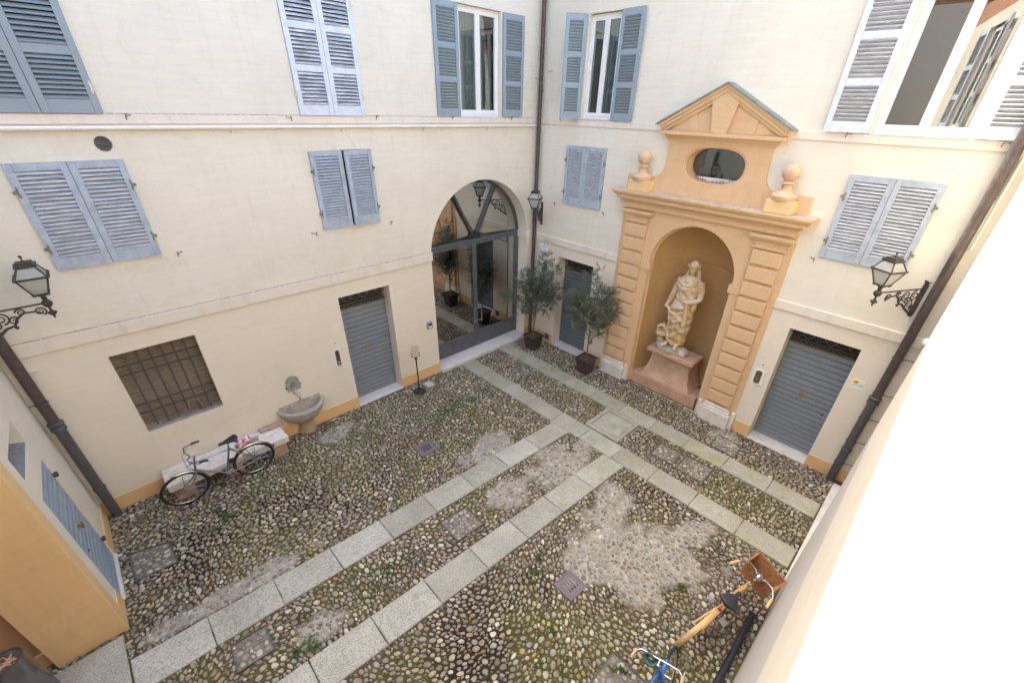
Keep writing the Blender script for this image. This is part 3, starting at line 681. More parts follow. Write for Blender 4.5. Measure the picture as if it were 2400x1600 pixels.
# ---- B: the right-hand wall with the statue portal (local u = -y)
WB = thing('courtyard_wall', 'cream plaster wall around the ochre statue portal with two grey doors', 'wall', (XB, 0, 0), -math.pi / 2)
PC = -3.50                                           # centre line of the portal
B_HOLES = [(-6.91, -5.83, 3.86, 5.10, 0.2), (-1.43, -0.34, 3.85, 5.07, 0.2), (-6.62, -5.83, 5.61, 7.37, 0.16), (-1.40, -0.33, 5.60, 7.37, 0.16),
           (-6.93, -5.82, 0.0, 2.55, 0.42), (-1.44, -0.36, 0.0, 2.54, 0.42), (PC - 1.2, PC + 1.2, 0.0, 4.0, 0.02), (PC - 0.64, PC + 0.64, 4.62, 5.36, 0.02)]
BU0, BU1 = -YA, 0.50
wall_sheet(MB(), BU0, BU1, 0.0, ZMID, B_HOLES).build('lower_wall', 'plaster_beige', WB)
wall_sheet(MB(), BU0, BU1, ZMID, ZB, B_HOLES).build('upper_wall', 'plaster_cream', WB)
for a, b in ((BU0 + 0.036, PC - 1.69), (PC + 1.69, 0.30)): MB().cbox(a, b, -0.035, 0.01, 2.83, 2.995, 0.006).build('string_course', 'plaster_trim', WB)
for a, b in ((BU0 + 0.023, PC - 1.05), (PC + 1.05, 0.30)): MB().cbox(a, b, -0.022, 0.01, 5.48, 5.597, 0.004).build('string_course', 'plaster_trim', WB)
for a, b in ((BU0 + 0.013, -6.935), (-5.815, PC - 1.70), (PC + 1.70, -1.445), (-0.355, 0.30)): MB().cbox(a, b, -0.012, 0.01, -0.02, 0.28, 0.004).build('plinth', 'plaster_plinth', WB)
MB().box(BU0 - 0.9, BU1 + 9, 0.99, 8, -0.1, ZB - 0.002).build('building_core', 'dark_room', WB)
MB().box(BU0 - 0.001, BU1 + 9, 0.0, 8, ZB + 0.001, ZB + 0.35).build('roof', 'roof_tile', WB)

# ---- D: the left wall with the board door and the carriage passage (local u = y)
WD = thing('courtyard_wall', 'left pale wall with the small deep window and orange passage pier', 'wall', (XD, 0, 0), math.pi / 2)
PS = 3.0                                             # south side of the carriage passage
D_HOLES = [(5.93, 6.87, 0.0, 1.95, 0.10), (5.88, 6.76, 2.25, 2.60, 0.55), (2.3, 5.43, 0.0, 4.0, 0.65)]
wall_sheet(MB(), 5.43, YA, 0.0, ZD, D_HOLES[:2]).build('wall_face', 'plaster_cream', WD)
wall_sheet(MB(), YC, PS, -0.02, 8.4).build('wall_face', 'plaster_cream', WD)
MB().cbox(5.433, 5.66, -0.006, 0.01, 0.0, ZD, 0.003).build('painted_margin', 'plaster_ochre', WD)
MB().cbox(5.661, 5.925, -0.012, 0.01, -0.02, 0.265, 0.003).build('plinth', 'plaster_plinth', WD); MB().cbox(6.875, YA - 0.013, -0.012, 0.01, -0.02, 0.265, 0.003).build('plinth', 'plaster_plinth', WD)
MB().quad((5.43, 0, -0.05), (5.43, 0.65, -0.05), (5.43, 0.65, ZD), (5.43, 0, ZD)).build('pier_side', 'plaster_ochre', WD)
mb = MB(); mb.quad((5.43, 0.65, 0), (5.58, 0.65, 0), (5.58, 0.65, ZD), (5.43, 0.65, ZD)); mb.quad((5.58, 0.65, -0.05), (5.58, 6, -0.05), (5.58, 6, ZD), (5.58, 0.65, ZD)); mb.build('passage_wall', 'plaster_umber', WD)
MB().cbox(5.545, 5.579, 0.66, 5.9, -0.02, 0.22, 0.004).build('plinth', 'plaster_plinth', WD)
MB().quad((PS, 0, -0.05), (PS, 6, -0.05), (PS, 6, 8.4), (PS, 0, 8.4)).build('passage_wall', 'plaster_umber', WD); MB().quad((PS, 6, -0.05), (5.58, 6, -0.05), (5.58, 6, ZD), (PS, 6, ZD)).build('passage_end', 'plaster_umber', WD)
MB().quad((5.885, 0.5, 2.25), (6.755, 0.5, 2.25), (6.755, 0.5, 2.6), (5.885, 0.5, 2.6)).build('window_back', 'dark_room', WD)
MB().quad((5.883, 0.01, 2.27), (6.757, 0.01, 2.27), (6.757, 0.5, 2.42), (5.883, 0.5, 2.42)).build('sloping_sill', 'lead_sheet', WD)
MB().box(-8, YA - 0.01, 6.2, 9, -0.1, ZD).build('building_core', 'dark_room', WD)
mb = MB(); mb.box(-8, PS - 0.01, 0.1, 6.2, -0.1, 8.39); mb.box(5.6, YA - 0.011, 0.7, 6.2, -0.1, ZD - 0.011); mb.build('building_mass', 'plaster_cream', WD)
MB().box(5.43, YA - 0.001, 0.0, 9, ZD + 0.001, ZD + 0.35).build('roof', 'roof_tile', WD)
MB().box(-8, PS, 0.0, 9, 8.401, 8.75).build('roof', 'roof_tile', WD)

# ---- C: the sunlit wall beside the camera (local u = -x)
WC = thing('courtyard_wall', 'right wall with its upper half in blinding white sunlight', 'wall', (0, YC, 0), math.pi)
C_HOLES = [(-0.61, 0.47, 5.62, 7.37, 0.16), (-4.03, -2.95, 5.60, 7.37, 0.16)]
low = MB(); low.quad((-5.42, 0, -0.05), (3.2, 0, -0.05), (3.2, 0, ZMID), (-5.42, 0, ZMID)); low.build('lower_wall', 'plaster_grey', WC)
mb = wall_sheet(MB(), -5.42, 3.2, ZMID, ZC, C_HOLES); mb.quad((-5.42, 0, -0.05), (-5.42, 0, ZC), (-5.42, 0.13, ZC), (-5.42, 0.13, -0.05))
wall_sheet(mb, -8.14, -5.42, -0.05, ZC, [(-7.17, -6.08, 5.60, 7.37, 0.16)], y=0.13); mb.quad((-8.14, 0.13, -0.05), (-8.14, 0.13, ZC), (-8.14, 0.30, ZC), (-8.14, 0.30, -0.05))
mb.quad((-XB, 0.30, -0.05), (-8.14, 0.30, -0.05), (-8.14, 0.30, ZC), (-XB, 0.30, ZC)); mb.build('wall_face', 'plaster_cream', WC)
MB().cbox(-8.14, -5.421, 0.10, 0.14, 2.86, 3.045, 0.003).build('string_course', 'plaster_grey', WC)
MB().cbox(-8.20, -5.43, -0.012, 0.129, -0.02, 0.03, 0.006).build('stone_kerb', 'marble_sill', WC)
MB().box(-9.5, 3.3, 0.45, 5, -0.1, ZC - 0.01).build('building_core', 'dark_room', WC)
MB().box(-XB + 0.001, 3.3, 0.0, 5, ZC + 0.001, ZC + 0.35).build('roof', 'roof_tile', WC)

# ------------------------------------------------------------------ shutters, windows, doors
def shutter(wall, u_hinge, z0, z1, w, side, angle, frame_mat, slat_mat, panels, y=-0.005, label=None, hinges=None, hinge_mat='hinge_brass', stile=0.072):
    """one louvred leaf hinged at u_hinge; side=+1: leaf reaches towards +u when shut; angle = opening in radians.
    panels = list of (z0, z1) louvre fields; local leaf frame: x from the hinge, y into the wall, z up"""
    h = z1 - z0; T = 0.038
    root_mb = MB()
    root_mb.box(0, stile, -T, 0, 0, h); root_mb.box(w - stile, w, -T, 0, 0, h)
    zs = [0.0] + [v for p in panels for v in (p[0] - z0, p[1] - z0)] + [h]
    for k in range(0, len(zs), 2):
        if zs[k + 1] - zs[k] > 0.004: root_mb.box(stile + 0.0015, w - stile - 0.0015, -T + 0.004, -0.004, zs[k] + (0.001 if k else 0), zs[k + 1])
    if side < 0: root_mb.v = [(-x, yy, z) for x, yy, z in root_mb.v]
    leaf = root_mb.build('shutter', frame_mat, wall, loc=(u_hinge, y, z0), rot=(0, 0, -side * angle))
    if label: leaf['label'] = label
    L = w - 2 * stile - 0.004
    d, t, tilt = 0.053, 0.009, rad(41)
    key = (round(L, 3), slat_mat)
    if key not in SLAT_MESH:
        mb = MB(); c, s = math.cos(tilt), math.sin(tilt)
        pts = [(yy * c - zz * s, yy * s + zz * c) for yy, zz in ((-d / 2, -t / 2), (d / 2, -t / 2), (d / 2, t / 2), (-d / 2, t / 2))]
        mb.prism(pts, 0, -L / 2, L / 2); SLAT_MESH[key] = mb.mesh('slat', slat_mat)
    for (a, b) in panels:
        n = max(1, round((b - a) / 0.0475)); st = (b - a) / n
        for k in range(n):
            put('slat', SLAT_MESH[key], leaf, (side * w / 2, -T / 2, a - z0 + st * (k + 0.5)), (rng.gauss(0, 0.012), rng.gauss(0, 0.003), 0))
    for hz in (hinges if hinges is not None else (z0 + 0.27, z1 - 0.30)):
        mb = MB(); q = side
        mb.prism([(0.004 * q, -0.02), (0.018 * q, -0.07), (0.032 * q, -0.045), (0.024 * q, 0.0), (0.032 * q, 0.045), (0.018 * q, 0.07), (0.004 * q, 0.02)], 1, -T - 0.006, -T + 0.001)
        mb.box(-0.028 if q > 0 else 0.0, 0.0 if q > 0 else 0.028, -T - 0.008, -T + 0.012, -0.018, 0.018)
        mb.build('hinge', hinge_mat, leaf, loc=(0, 0, hz - z0))
    return leaf
SLAT_MESH = {}
def pair(wall, u0, u1, z0, z1, panels, fm, sm, **kw):
    w = (u1 - u0) / 2 - 0.004
    shutter(wall, u0 + 0.001, z0, z1, w, 1, kw.get('al', 0.0), fm, sm, panels, label=kw.get('l1'), hinge_mat=kw.get('hm', 'hinge_brass'), hinges=kw.get('hinges'))
    shutter(wall, u1 - 0.001, z0, z1, w, -1, kw.get('ar', 0.0), fm, sm, panels, label=kw.get('l2'), hinge_mat=kw.get('hm', 'hinge_brass'), hinges=kw.get('hinges'))
P_TALL = [(5.745, 6.175), (6.26, 6.69), (6.775, 7.27)]
P_LOW = [(4.02, 5.02)]
pair(WA, -0.47, 0.61, 5.603, 7.36, [(5.745, 6.17), (6.26, 6.80), (6.89, 7.27)], 'shutter_new', 'shutter_new', hm='pale_metal')
pair(WA, 2.95, 4.03, 5.603, 7.36, P_TALL, 'shutter_pale', 'slat_pale', hm='pale_metal')
pair(WA, -0.47, 0.61, 3.87, 5.10, P_LOW, 'shutter_weathered', 'slat_weathered')
pair(WA, 2.95, 4.03, 3.865, 5.10, P_LOW, 'shutter_weathered', 'shutter_weathered', al=rad(1), ar=rad(9))
# open leaves lie back on the wall
def open_leaf(wall, uh, z0, z1, w, side, fm, sm, lift=0.045, ang=rad(176)):
    l = shutter(wall, uh, z0, z1, w, side, ang, fm, sm, P_TALL, y=-lift, hinges=(), )
    return l
open_leaf(WA, 6.075, 5.607, 7.36, 0.55, 1, 'shutter_open', 'shutter_open', ang=rad(178.5), lift=0.035)
open_leaf(WA, 7.20, 5.607, 7.36, 0.55, -1, 'shutter_open', 'shutter_open', ang=rad(176))
open_leaf(WB, -6.62, 5.607, 7.37, 0.42, 1, 'shutter_open', 'shutter_open', ang=rad(128))
open_leaf(WB, -5.83, 5.607, 7.37, 0.50, -1, 'shutter_open', 'shutter_open', ang=rad(177))
open_leaf(WB, -1.44, 5.605, 7.37, 0.55, 1, 'shutter_pale', 'slat_weathered', ang=rad(176))
open_leaf(WB, -0.31, 5.603, 7.37, 0.55, -1, 'shutter_pale', 'slat_weathered', ang=rad(177))
pair(WB, -6.91, -5.83, 3.86, 5.10, P_LOW, 'shutter_weathered', 'slat_weathered')
pair(WB, -1.43, -0.34, 3.845, 5.07, [(3.99, 4.99)], 'shutter_weathered', 'slat_weathered')

def casement(wall, u0, u1, z0, z1, y, fr=0.055, label=None, fm='white_paint', glass='glass_window', curtain=None, room='dark_room', gap_open=0.0):
    """two-leaf white window with panes; curtain = material or None"""
    mb = MB(); cc = (u0 + u1) / 2
    mb.box(u0, u0 + 0.04, y - 0.01, y + 0.05, z0, z1); mb.box(u1 - 0.04, u1, y - 0.01, y + 0.05, z0, z1)
    mb.box(u0 + 0.04, u1 - 0.04, y - 0.01, y + 0.05, z0, z0 + 0.04); mb.box(u0 + 0.04, u1 - 0.04, y - 0.01, y + 0.05, z1 - 0.04, z1)
    win = mb.build('window', fm, wall)
    if label: win['label'] = label
    for a, b in ((u0 + 0.042, cc - 0.002), (cc + 0.002, u1 - 0.042)):
        s = MB(); za, zb = z0 + 0.043, z1 - 0.043
        hinge = Matrix.Translation(((a + b) / 2, y, 0)) @ Matrix.Rotation(gap_open, 4, 'Z') @ Matrix.Translation((-(a + b) / 2, -y, 0)) if (gap_open and a > cc) else None   # pane set a little askew
        s.box(a, a + fr, y - 0.022, y + 0.03, za, zb); s.box(b - fr, b, y - 0.022, y + 0.03, za, zb)
        s.box(a + fr, b - fr, y - 0.022, y + 0.03, za, za + fr + 0.01); s.box(a + fr, b - fr, y - 0.022, y + 0.03, zb - fr, zb)
        s.build('sash', fm, win)
        pn = MB(); pn.t = hinge; pn.box(a + fr - 0.005, b - fr + 0.005, y + 0.002, y + 0.006, za + fr, zb - fr + 0.003).build('pane', glass, win)
    if curtain:
        nn = 60; vs = []; fs = []
        for i in range(nn + 1):
            u = u0 + 0.03 + (u1 - u0 - 0.06) * i / nn; yy = y + 0.13 + 0.018 * math.sin(i * 1.1) + 0.01 * math.sin(i * 2.7)
            vs += [(u, yy, z0), (u, yy + 0.01, z1)]
        for i in range(nn): fs.append((2 * i, 2 * i + 2, 2 * i + 3, 2 * i + 1))
        MB()._add(vs, fs).build('curtain', curtain, win, smooth=60)
    MB().box(u0 - 0.1, u1 + 0.1, y + 0.30, y + 0.32, z0 - 0.1, z1 + 0.1).build('dark_interior', room, win)
    return win
casement(WA, 6.082, 7.168, 5.613, 7.365, 0.10, curtain='curtain')
MB().cbox(6.06, 7.19, -0.03, 0.09, 5.585, 5.612, 0.004).build('window_sill', 'marble_sill', WA)
casement(WB, -6.618, -5.832, 5.625, 7.36, 0.10, curtain='curtain_teal')
MB().cbox(-6.64, -5.81, -0.03, 0.09, 5.600, 5.624, 0.004).build('window_sill', 'marble_sill', WB)
casement(WB, -1.398, -0.332, 5.613, 7.365, 0.06, room='room_pale', fm='white_paint', glass='glass_mirror', gap_open=rad(6.5))
for (u0, u1, z0, z1, yy) in ((-4.03, -2.95, 5.60, 7.37, 0.0), (-7.17, -6.08, 5.60, 7.37, 0.13)):
    casement(WC, u0 + 0.002, u1 - 0.002, z0 + 0.012, z1 - 0.005, 0.06 + yy, glass='glass_old')
    if z0 < 8:
        open_leaf(WC, u0, 5.607, 7.37, 0.55, 1, 'shutter_pale', 'slat_weathered', ang=rad(175), lift=0.045 - yy); open_leaf(WC, u1, 5.607, 7.37, 0.55, -1, 'shutter_pale', 'slat_weathered', ang=rad(175), lift=0.045 - yy)
MB().box(-0.61, 0.47, 0.158, 0.17, 5.62, 7.37).build('dark_interior', 'room_grey', WC)
MB().cbox(-1.42, -0.31, -0.03, 0.05, 5.588, 5.612, 0.004).build('window_sill', 'marble_sill', WB)
for wall, u0, u1, z0, z1 in ((WA, -0.47, 0.61, 5.6, 7.37), (WA, 2.95, 4.03, 5.6, 7.37), (WA, -0.47, 0.61, 3.87, 5.10), (WA, 2.95, 4.03, 3.87, 5.1), (WB, -6.91, -5.83, 3.86, 5.10), (WB, -1.43, -0.34, 3.85, 5.07)):
    MB().box(u0 - 0.02, u1 + 0.02, 0.20, 0.23, z0 - 0.02, z1 + 0.02).build('dark_interior', 'dark_room', wall)
# hooks that hold the shutters back
def hook(wall, u, z, s=1):
    MB().tube([(0, 0.02, 0), (0, -0.05, 0.0), (0.05 * s, -0.07, -0.01)], [0.006, 0.006, 0.004], 5).tube([(0.05 * s, -0.075, 0.02), (0.06 * s, -0.068, -0.05)], 0.007, 5).build('shutter_hook', 'rust', wall, loc=(u, 0, z))
for u, z in ((0.86, 5.59), (2.73, 5.58), (4.26, 5.60), (5.89, 5.60), (7.49, 5.60), (0.84, 3.87), (2.73, 3.84), (4.28, 3.82)): hook(WA, u, z, 1 if int(u * 10) % 2 else -1)
for u, z in ((-7.18, 3.83), (-5.73, 3.83), (-1.53, 3.81), (-7.17, 5.6), (-1.62, 5.59), (0.02, 5.58)): hook(WB, u, z, 1 if int(-u * 10) % 2 else -1)

BOARD = {}
def board_door(wall, u0, u1, ztop, y, paint, label, grille=True, ztran=2.20, knob=0.5, lock_u=0.08, z0=0.03, n=20, threshold=0.17):
    w = u1 - u0; h = (ztran if grille else ztop) - z0
    door = MB().box(u0, u1, y + 0.020, y + 0.05, z0, z0 + h).build('door', paint, wall); door['label'] = label
    st = h / n; key = (round(w, 3), round(st, 4), paint)
    if key not in BOARD: BOARD[key] = MB().prism([(-0.006, st * 0.05), (-0.006, st * 0.15), (-0.0005, st * 0.22), (0, st * 0.24), (0, st * 0.84), (0.016, st * 0.90), (0.022, st * 0.90), (0.022, st * 0.03)], 0, 0.001, w - 0.001).mesh('board', paint)
    for k in range(n): put('board', BOARD[key], door, (u0, y, z0 + st * k))
    cu, cz = u0 + w * knob, z0 + h * 0.57
    kn = MB().lathe([(0.0, 0.0), (0.042, 0.0), (0.040, 0.012), (0.02, 0.022), (0.018, 0.035), (0.0, 0.04)], 14)
    kn.t = None; kn.v = [(x, -z, yy) for x, yy, z in kn.v]
    kn.torus((0, -0.036, -0.035), 0.045, 0.008, 1, 18, 6)
    kn.build('knocker', 'brass', door, smooth=40, loc=(cu, y, cz))
    lk = MB().lathe([(0.0, 0.0), (0.017, 0.0), (0.017, 0.008), (0.0, 0.01)], 10); lk.v = [(x, -z, yy) for x, yy, z in lk.v]
    lk.build('lock', 'black_plastic', door, loc=(u0 + lock_u, y, z0 + h * 0.44))
    if threshold: MB().cbox(u0 - 0.005, u1 + 0.005, -0.03, y + 0.03, -0.03, z0 - 0.002, 0.006).build('threshold', 'marble_sill', wall)
    if grille:
        gz0, gz1 = ztran + 0.012, ztop - 0.002; gy = y + 0.0
        fr = MB(); fr.box(u0, u1, gy - 0.02, gy + 0.03, ztran, gz0 + 0.014)
        gr = fr.build('transom_bar', 'bronze_plate', wall)
        g = MB(); m = 6; pitch = w / m; R = (gz1 - gz0) * 0.29; zc = gz0 + (gz1 - gz0) * 0.66
        for i in range(m): g.torus((u0 + pitch * (i + 0.5), gy, zc), R, 0.008, 1, 16, 5); g.torus((u0 + pitch * (i + 0.5), gy, zc), R * 0.5, 0.006, 1, 12, 5)
        wave = [(u0 + w * i / 60, gy, zc + R * 1.05 * math.sin(2 * math.pi * i / 60 * m / 2)) for i in range(61)]
        g.tube(wave, 0.007, 5)
        zl = gz0 + 0.045
        for i in range(m * 2):
            uu = u0 + w * (i + 0.5) / (2 * m); hw = w / (4 * m)
            g.tube([(uu - hw, gy, zl), (uu, gy, zl + 0.028), (uu + hw, gy, zl), (uu, gy, zl - 0.028), (uu - hw, gy, zl)], 0.006, 5)
        g.box(u0, u1, gy - 0.006, gy + 0.006, gz0 + 0.078, gz0 + 0.088)
        g.build('scroll_grille', 'grille_iron', wall)
        MB().box(u0, u1, gy + 0.10, gy + 0.11, ztran, ztop + 0.05).build('transom_back', 'dark_room', wall)
board_door(WA, 2.952, 4.038, 2.57, 0.27, 'door_paint', 'blue-grey grooved door between the intercom and the arched glass door')
board_door(WB, -6.928, -5.822, 2.55, 0.30, 'door_paint_dark', 'dark grey grooved door behind the olive trees')
board_door(WB, -1.438, -0.362, 2.54, 0.30, 'door_paint', 'blue-grey grooved door right of the statue portal', lock_u=0.98)
board_door(WD, 5.932, 6.868, 1.95, 0.012, 'door_paint_worn', 'worn pale blue-grey board door in the left wall', grille=False, n=17, lock_u=0.2)
for hz in (0.35, 1.62): MB().box(6.83, 6.89, -0.035, 0.03, hz, hz + 0.05).build('door_hinge', 'iron_pipe', WD)

# barred window with the reed blind
GY = 0.10
gw = MB().box(-0.458, 0.598, 0.195, 0.215, 1.195, 2.575).build('blind_backing', 'dark_room', WA)
mb = MB()
for k in range(66):
    z = 1.20 + 1.375 * (k + 0.5) / 66
    mb.tube([(-0.455, 0.175 + rng.uniform(-.004, .004), z + rng.uniform(-.003, .003)), (0.07, 0.172 + rng.uniform(-.004, .004), z), (0.595, 0.175 + rng.uniform(-.004, .004), z + rng.uniform(-.003, .003))], 0.0095, 5)
rb = mb.build('reed_blind', 'reed', WA, smooth=60); rb['kind'] = 'stuff'
for u in (-0.31, -0.16, -0.01, 0.14, 0.29, 0.44): MB().tube([(u, GY, 1.19), (u, GY, 2.58)], 0.0125, 8).build('window_bar', 'iron_bars', WA, smooth=60)
for z in (2.34, 2.19, 1.64, 1.49): MB().box(-0.46, 0.60, GY - 0.016, GY + 0.016, z - 0.005, z + 0.005).build('window_crossbar', 'iron_bars', WA)
MB().cbox(-0.458, 0.598, 0.002, 0.19, 1.175, 1.215, 0.005).build('window_sill', 'old_sill', WA)
mb = MB()
for k in range(70):
    u = rng.uniform(-0.44, 0.58); y = rng.uniform(0.02, 0.09); mb.tube([(u, y, 1.21), (u + rng.uniform(-.02, .02), y + rng.uniform(-.02, .02), 1.21 + rng.uniform(0.06, 0.12))], 0.0016, 4)
pg = mb.build('pigeon_spikes', 'steel', WA); pg['kind'] = 'stuff'
MB().tube([(0.13, 0.03, 1.215), (0.17, 0.07, 1.46), (0.29, 0.07, 1.45), (0.37, 0.03, 1.215)], 0.006, 5).build('wire_prop', 'steel', WA)

# arched glass door
AY = 0.35
ad = MB(); R = 1.5
def seg(mb, p, q, w, y0, y1):
    p, q = Vector(p), Vector(q); d = (q - p).normalized(); n = Vector((-d.y, d.x)) * w / 2
    return mb.prism([tuple(p + n), tuple(q + n), tuple(q - n), tuple(p - n)], 1, y0, y1)
ring_o = arc(6.63, ZMID, 1.505, 0, math.pi, 40); ring_i = arc(6.63, ZMID, 1.445, 0, math.pi, 40)
for k in range(40): ad.prism([ring_o[k], ring_o[k + 1], ring_i[k + 1], ring_i[k]], 1, AY - 0.03, AY + 0.05)
ad.box(5.125, 5.20, AY - 0.03, AY + 0.05, 0.09, ZMID); ad.box(8.06, 8.135, AY - 0.03, AY + 0.05, 0.09, ZMID)
adoor = ad.build('arched_door', 'steel_door', WA, smooth=30); adoor['label'] = 'tall arched steel and glass double door'
t = MB(); t.box(5.201, 8.059, AY - 0.035, AY + 0.055, 2.955, 3.045); t.box(5.201, 8.059, AY - 0.06, AY - 0.036, 2.985, 3.012); t.build('transom', 'steel_door', adoor)
hub = MB(); pts = arc(6.61, 3.046, 0.17, 0, math.pi, 16); hub.prism(pts, 1, AY - 0.05, AY + 0.05); hub.build('hub', 'iron_black', adoor, smooth=30)
for ang in (118, 62):
    a = rad(ang); b = MB(); seg(b, (6.62 + 0.165 * math.cos(a), 3.05 + 0.165 * math.sin(a)), (6.63 + 1.36 * math.cos(a), 2.98 + 1.38 * math.sin(a)), 0.052, AY - 0.035, AY + 0.045); seg(b, (6.62 + 0.165 * math.cos(a), 3.05 + 0.165 * math.sin(a)), (6.63 + 1.36 * math.cos(a), 2.98 + 1.38 * math.sin(a)), 0.025, AY - 0.055, AY - 0.0351); b.build('radial_bar', 'steel_door', adoor)
for (x0, x1) in ((5.202, 6.612), (6.618, 8.058)):
    l = MB(); w = 0.055
    l.box(x0, x0 + w, AY - 0.02, AY + 0.035, 0.10, 2.953); l.box(x1 - w, x1, AY - 0.02, AY + 0.035, 0.10, 2.953)
    l.box(x0 + w, x1 - w, AY - 0.02, AY + 0.035, 2.89, 2.953); l.box(x0 + w, x1 - w, AY - 0.02, AY + 0.035, 0.47, 0.53); l.box(x0 + w, x1 - w, AY - 0.02, AY + 0.035, 0.10, 0.16)
    leaf = l.build('door_leaf', 'steel_door', adoor)
    MB().box(x0 + w, x1 - w, AY - 0.003, AY + 0.02, 0.161, 0.469).torus(((x0 + x1) / 2, AY - 0.006, 0.315), 0.09, 0.006, 1, 24, 5).torus(((x0 + x1) / 2, AY - 0.006, 0.315), 0.055, 0.005, 1, 20, 5).build('kick_panel', 'steel_door', leaf)
    MB().box(x0 + w - 0.004, x1 - w + 0.004, AY + 0.004, AY + 0.009, 0.526, 2.894).build('pane', 'glass_door', leaf)
    s = -1 if x0 < 6 else 1; hx = 6.615 + s * 0.035
    hd = MB(); hd.tube([(hx, AY - 0.02, 1.22), (hx, AY - 0.09, 1.22), (hx + s * 0.10, AY - 0.10, 1.22)], 0.010, 6).tube([(hx, AY - 0.02, 0.88), (hx, AY - 0.09, 0.88), (hx + s * 0.10, AY - 0.10, 0.88)], 0.010, 6).tube([(hx + s * 0.09, AY - 0.10, 0.84), (hx + s * 0.09, AY - 0.10, 1.30)], 0.013, 8)
    hd.build('pull_handle', 'steel', leaf, smooth=50)
for a0, a1 in ((0, 60), (64, 116), (120, 180)):
    pts = [(6.63 + 0.15 * math.cos(rad((a0 + a1) / 2)), 3.048 + 0.15 * max(0.0, math.sin(rad((a0 + a1) / 2))))] + [(x, max(z, 3.046)) for x, z in arc(6.63, ZMID, 1.44, rad(a0), rad(a1), 14)]
    MB().prism(pts, 1, AY + 0.004, AY + 0.009).build('fanlight_pane', 'glass_door', adoor)
MB().box(5.0, 8.3, AY + 0.24, AY + 0.26, 0.0, 4.5).build('dark_hall', 'room_grey', adoor)
for x0, x1 in ((5.132, 6.45), (6.455, 8.128)): MB().cbox(x0, x1, -0.11, AY + 0.06, -0.03, 0.085, 0.008).build('threshold', 'marble_sill', WA)

# ------------------------------------------------------------------ the statue portal (local frame of wall B, u measured from its centre line)
PT = thing('statue_portal', 'ochre plaster portal with pediment, oval window and a deep statue niche', 'portal', (XB, -PC, 0), -math.pi / 2)
HW, NS, NR = 1.69, 3.04, 0.89
mb = wall_sheet(MB(), -HW, HW, 0.0, 4.10, (), arch=(0.0, NS, NR, 0.10, 0.0), y=-0.03)
mb.quad((-HW, -0.03, 0), (-HW, -0.03, 4.10), (-HW, 0.0, 4.10), (-HW, 0.0, 0)); mb.quad((HW, -0.03, 0), (HW, 0.0, 0), (HW, 0.0, 4.10), (HW, -0.03, 4.10))
mb.build('front_panel', 'plaster_portal', PT)
# niche: rim, half cylinder and quarter dome
NI = 0.855
mb = MB(); ro = [(NR, 0.0)] + [(p[0], p[1]) for p in arc(0, NS, NR, 0, math.pi, 36)] + [(-NR, 0.0)]; ri = [(NI, 0.0)] + arc(0, NS, NI, 0, math.pi, 36) + [(-NI, 0.0)]
for k in range(len(ro) - 1):
    mb.quad((ro[k][0], 0.07, ro[k][1]), (ro[k + 1][0], 0.07, ro[k + 1][1]), (ri[k + 1][0], 0.07, ri[k + 1][1]), (ri[k][0], 0.07, ri[k][1]))
    mb.quad((ri[k][0], 0.07, ri[k][1]), (ri[k + 1][0], 0.07, ri[k + 1][1]), (ri[k + 1][0], 0.10, ri[k + 1][1]), (ri[k][0], 0.10, ri[k][1]))
mb.build('arch_rim', 'plaster_portal', PT)
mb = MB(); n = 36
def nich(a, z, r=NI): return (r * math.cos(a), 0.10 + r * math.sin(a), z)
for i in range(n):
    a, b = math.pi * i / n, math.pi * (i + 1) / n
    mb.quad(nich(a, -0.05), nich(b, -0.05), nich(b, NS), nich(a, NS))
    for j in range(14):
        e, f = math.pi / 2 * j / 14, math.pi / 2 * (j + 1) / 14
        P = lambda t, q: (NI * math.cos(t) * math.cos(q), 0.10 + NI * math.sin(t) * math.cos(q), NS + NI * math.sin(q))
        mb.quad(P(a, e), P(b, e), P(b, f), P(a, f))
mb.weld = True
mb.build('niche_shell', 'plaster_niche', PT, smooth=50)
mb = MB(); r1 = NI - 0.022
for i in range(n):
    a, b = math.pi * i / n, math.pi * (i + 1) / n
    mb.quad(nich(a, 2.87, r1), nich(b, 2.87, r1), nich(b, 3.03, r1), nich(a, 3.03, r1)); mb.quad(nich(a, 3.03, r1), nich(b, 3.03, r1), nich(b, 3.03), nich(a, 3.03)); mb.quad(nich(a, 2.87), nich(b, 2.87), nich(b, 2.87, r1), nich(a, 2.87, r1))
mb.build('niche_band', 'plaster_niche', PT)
for s in (-1, 1):
    a, b = sorted((s * (NI - 0.012), s * 1.07)); MB().cbox(a, b, -0.055, 0.105, 2.865, 3.035, 0.005).build('impost', 'plaster_portal', PT)
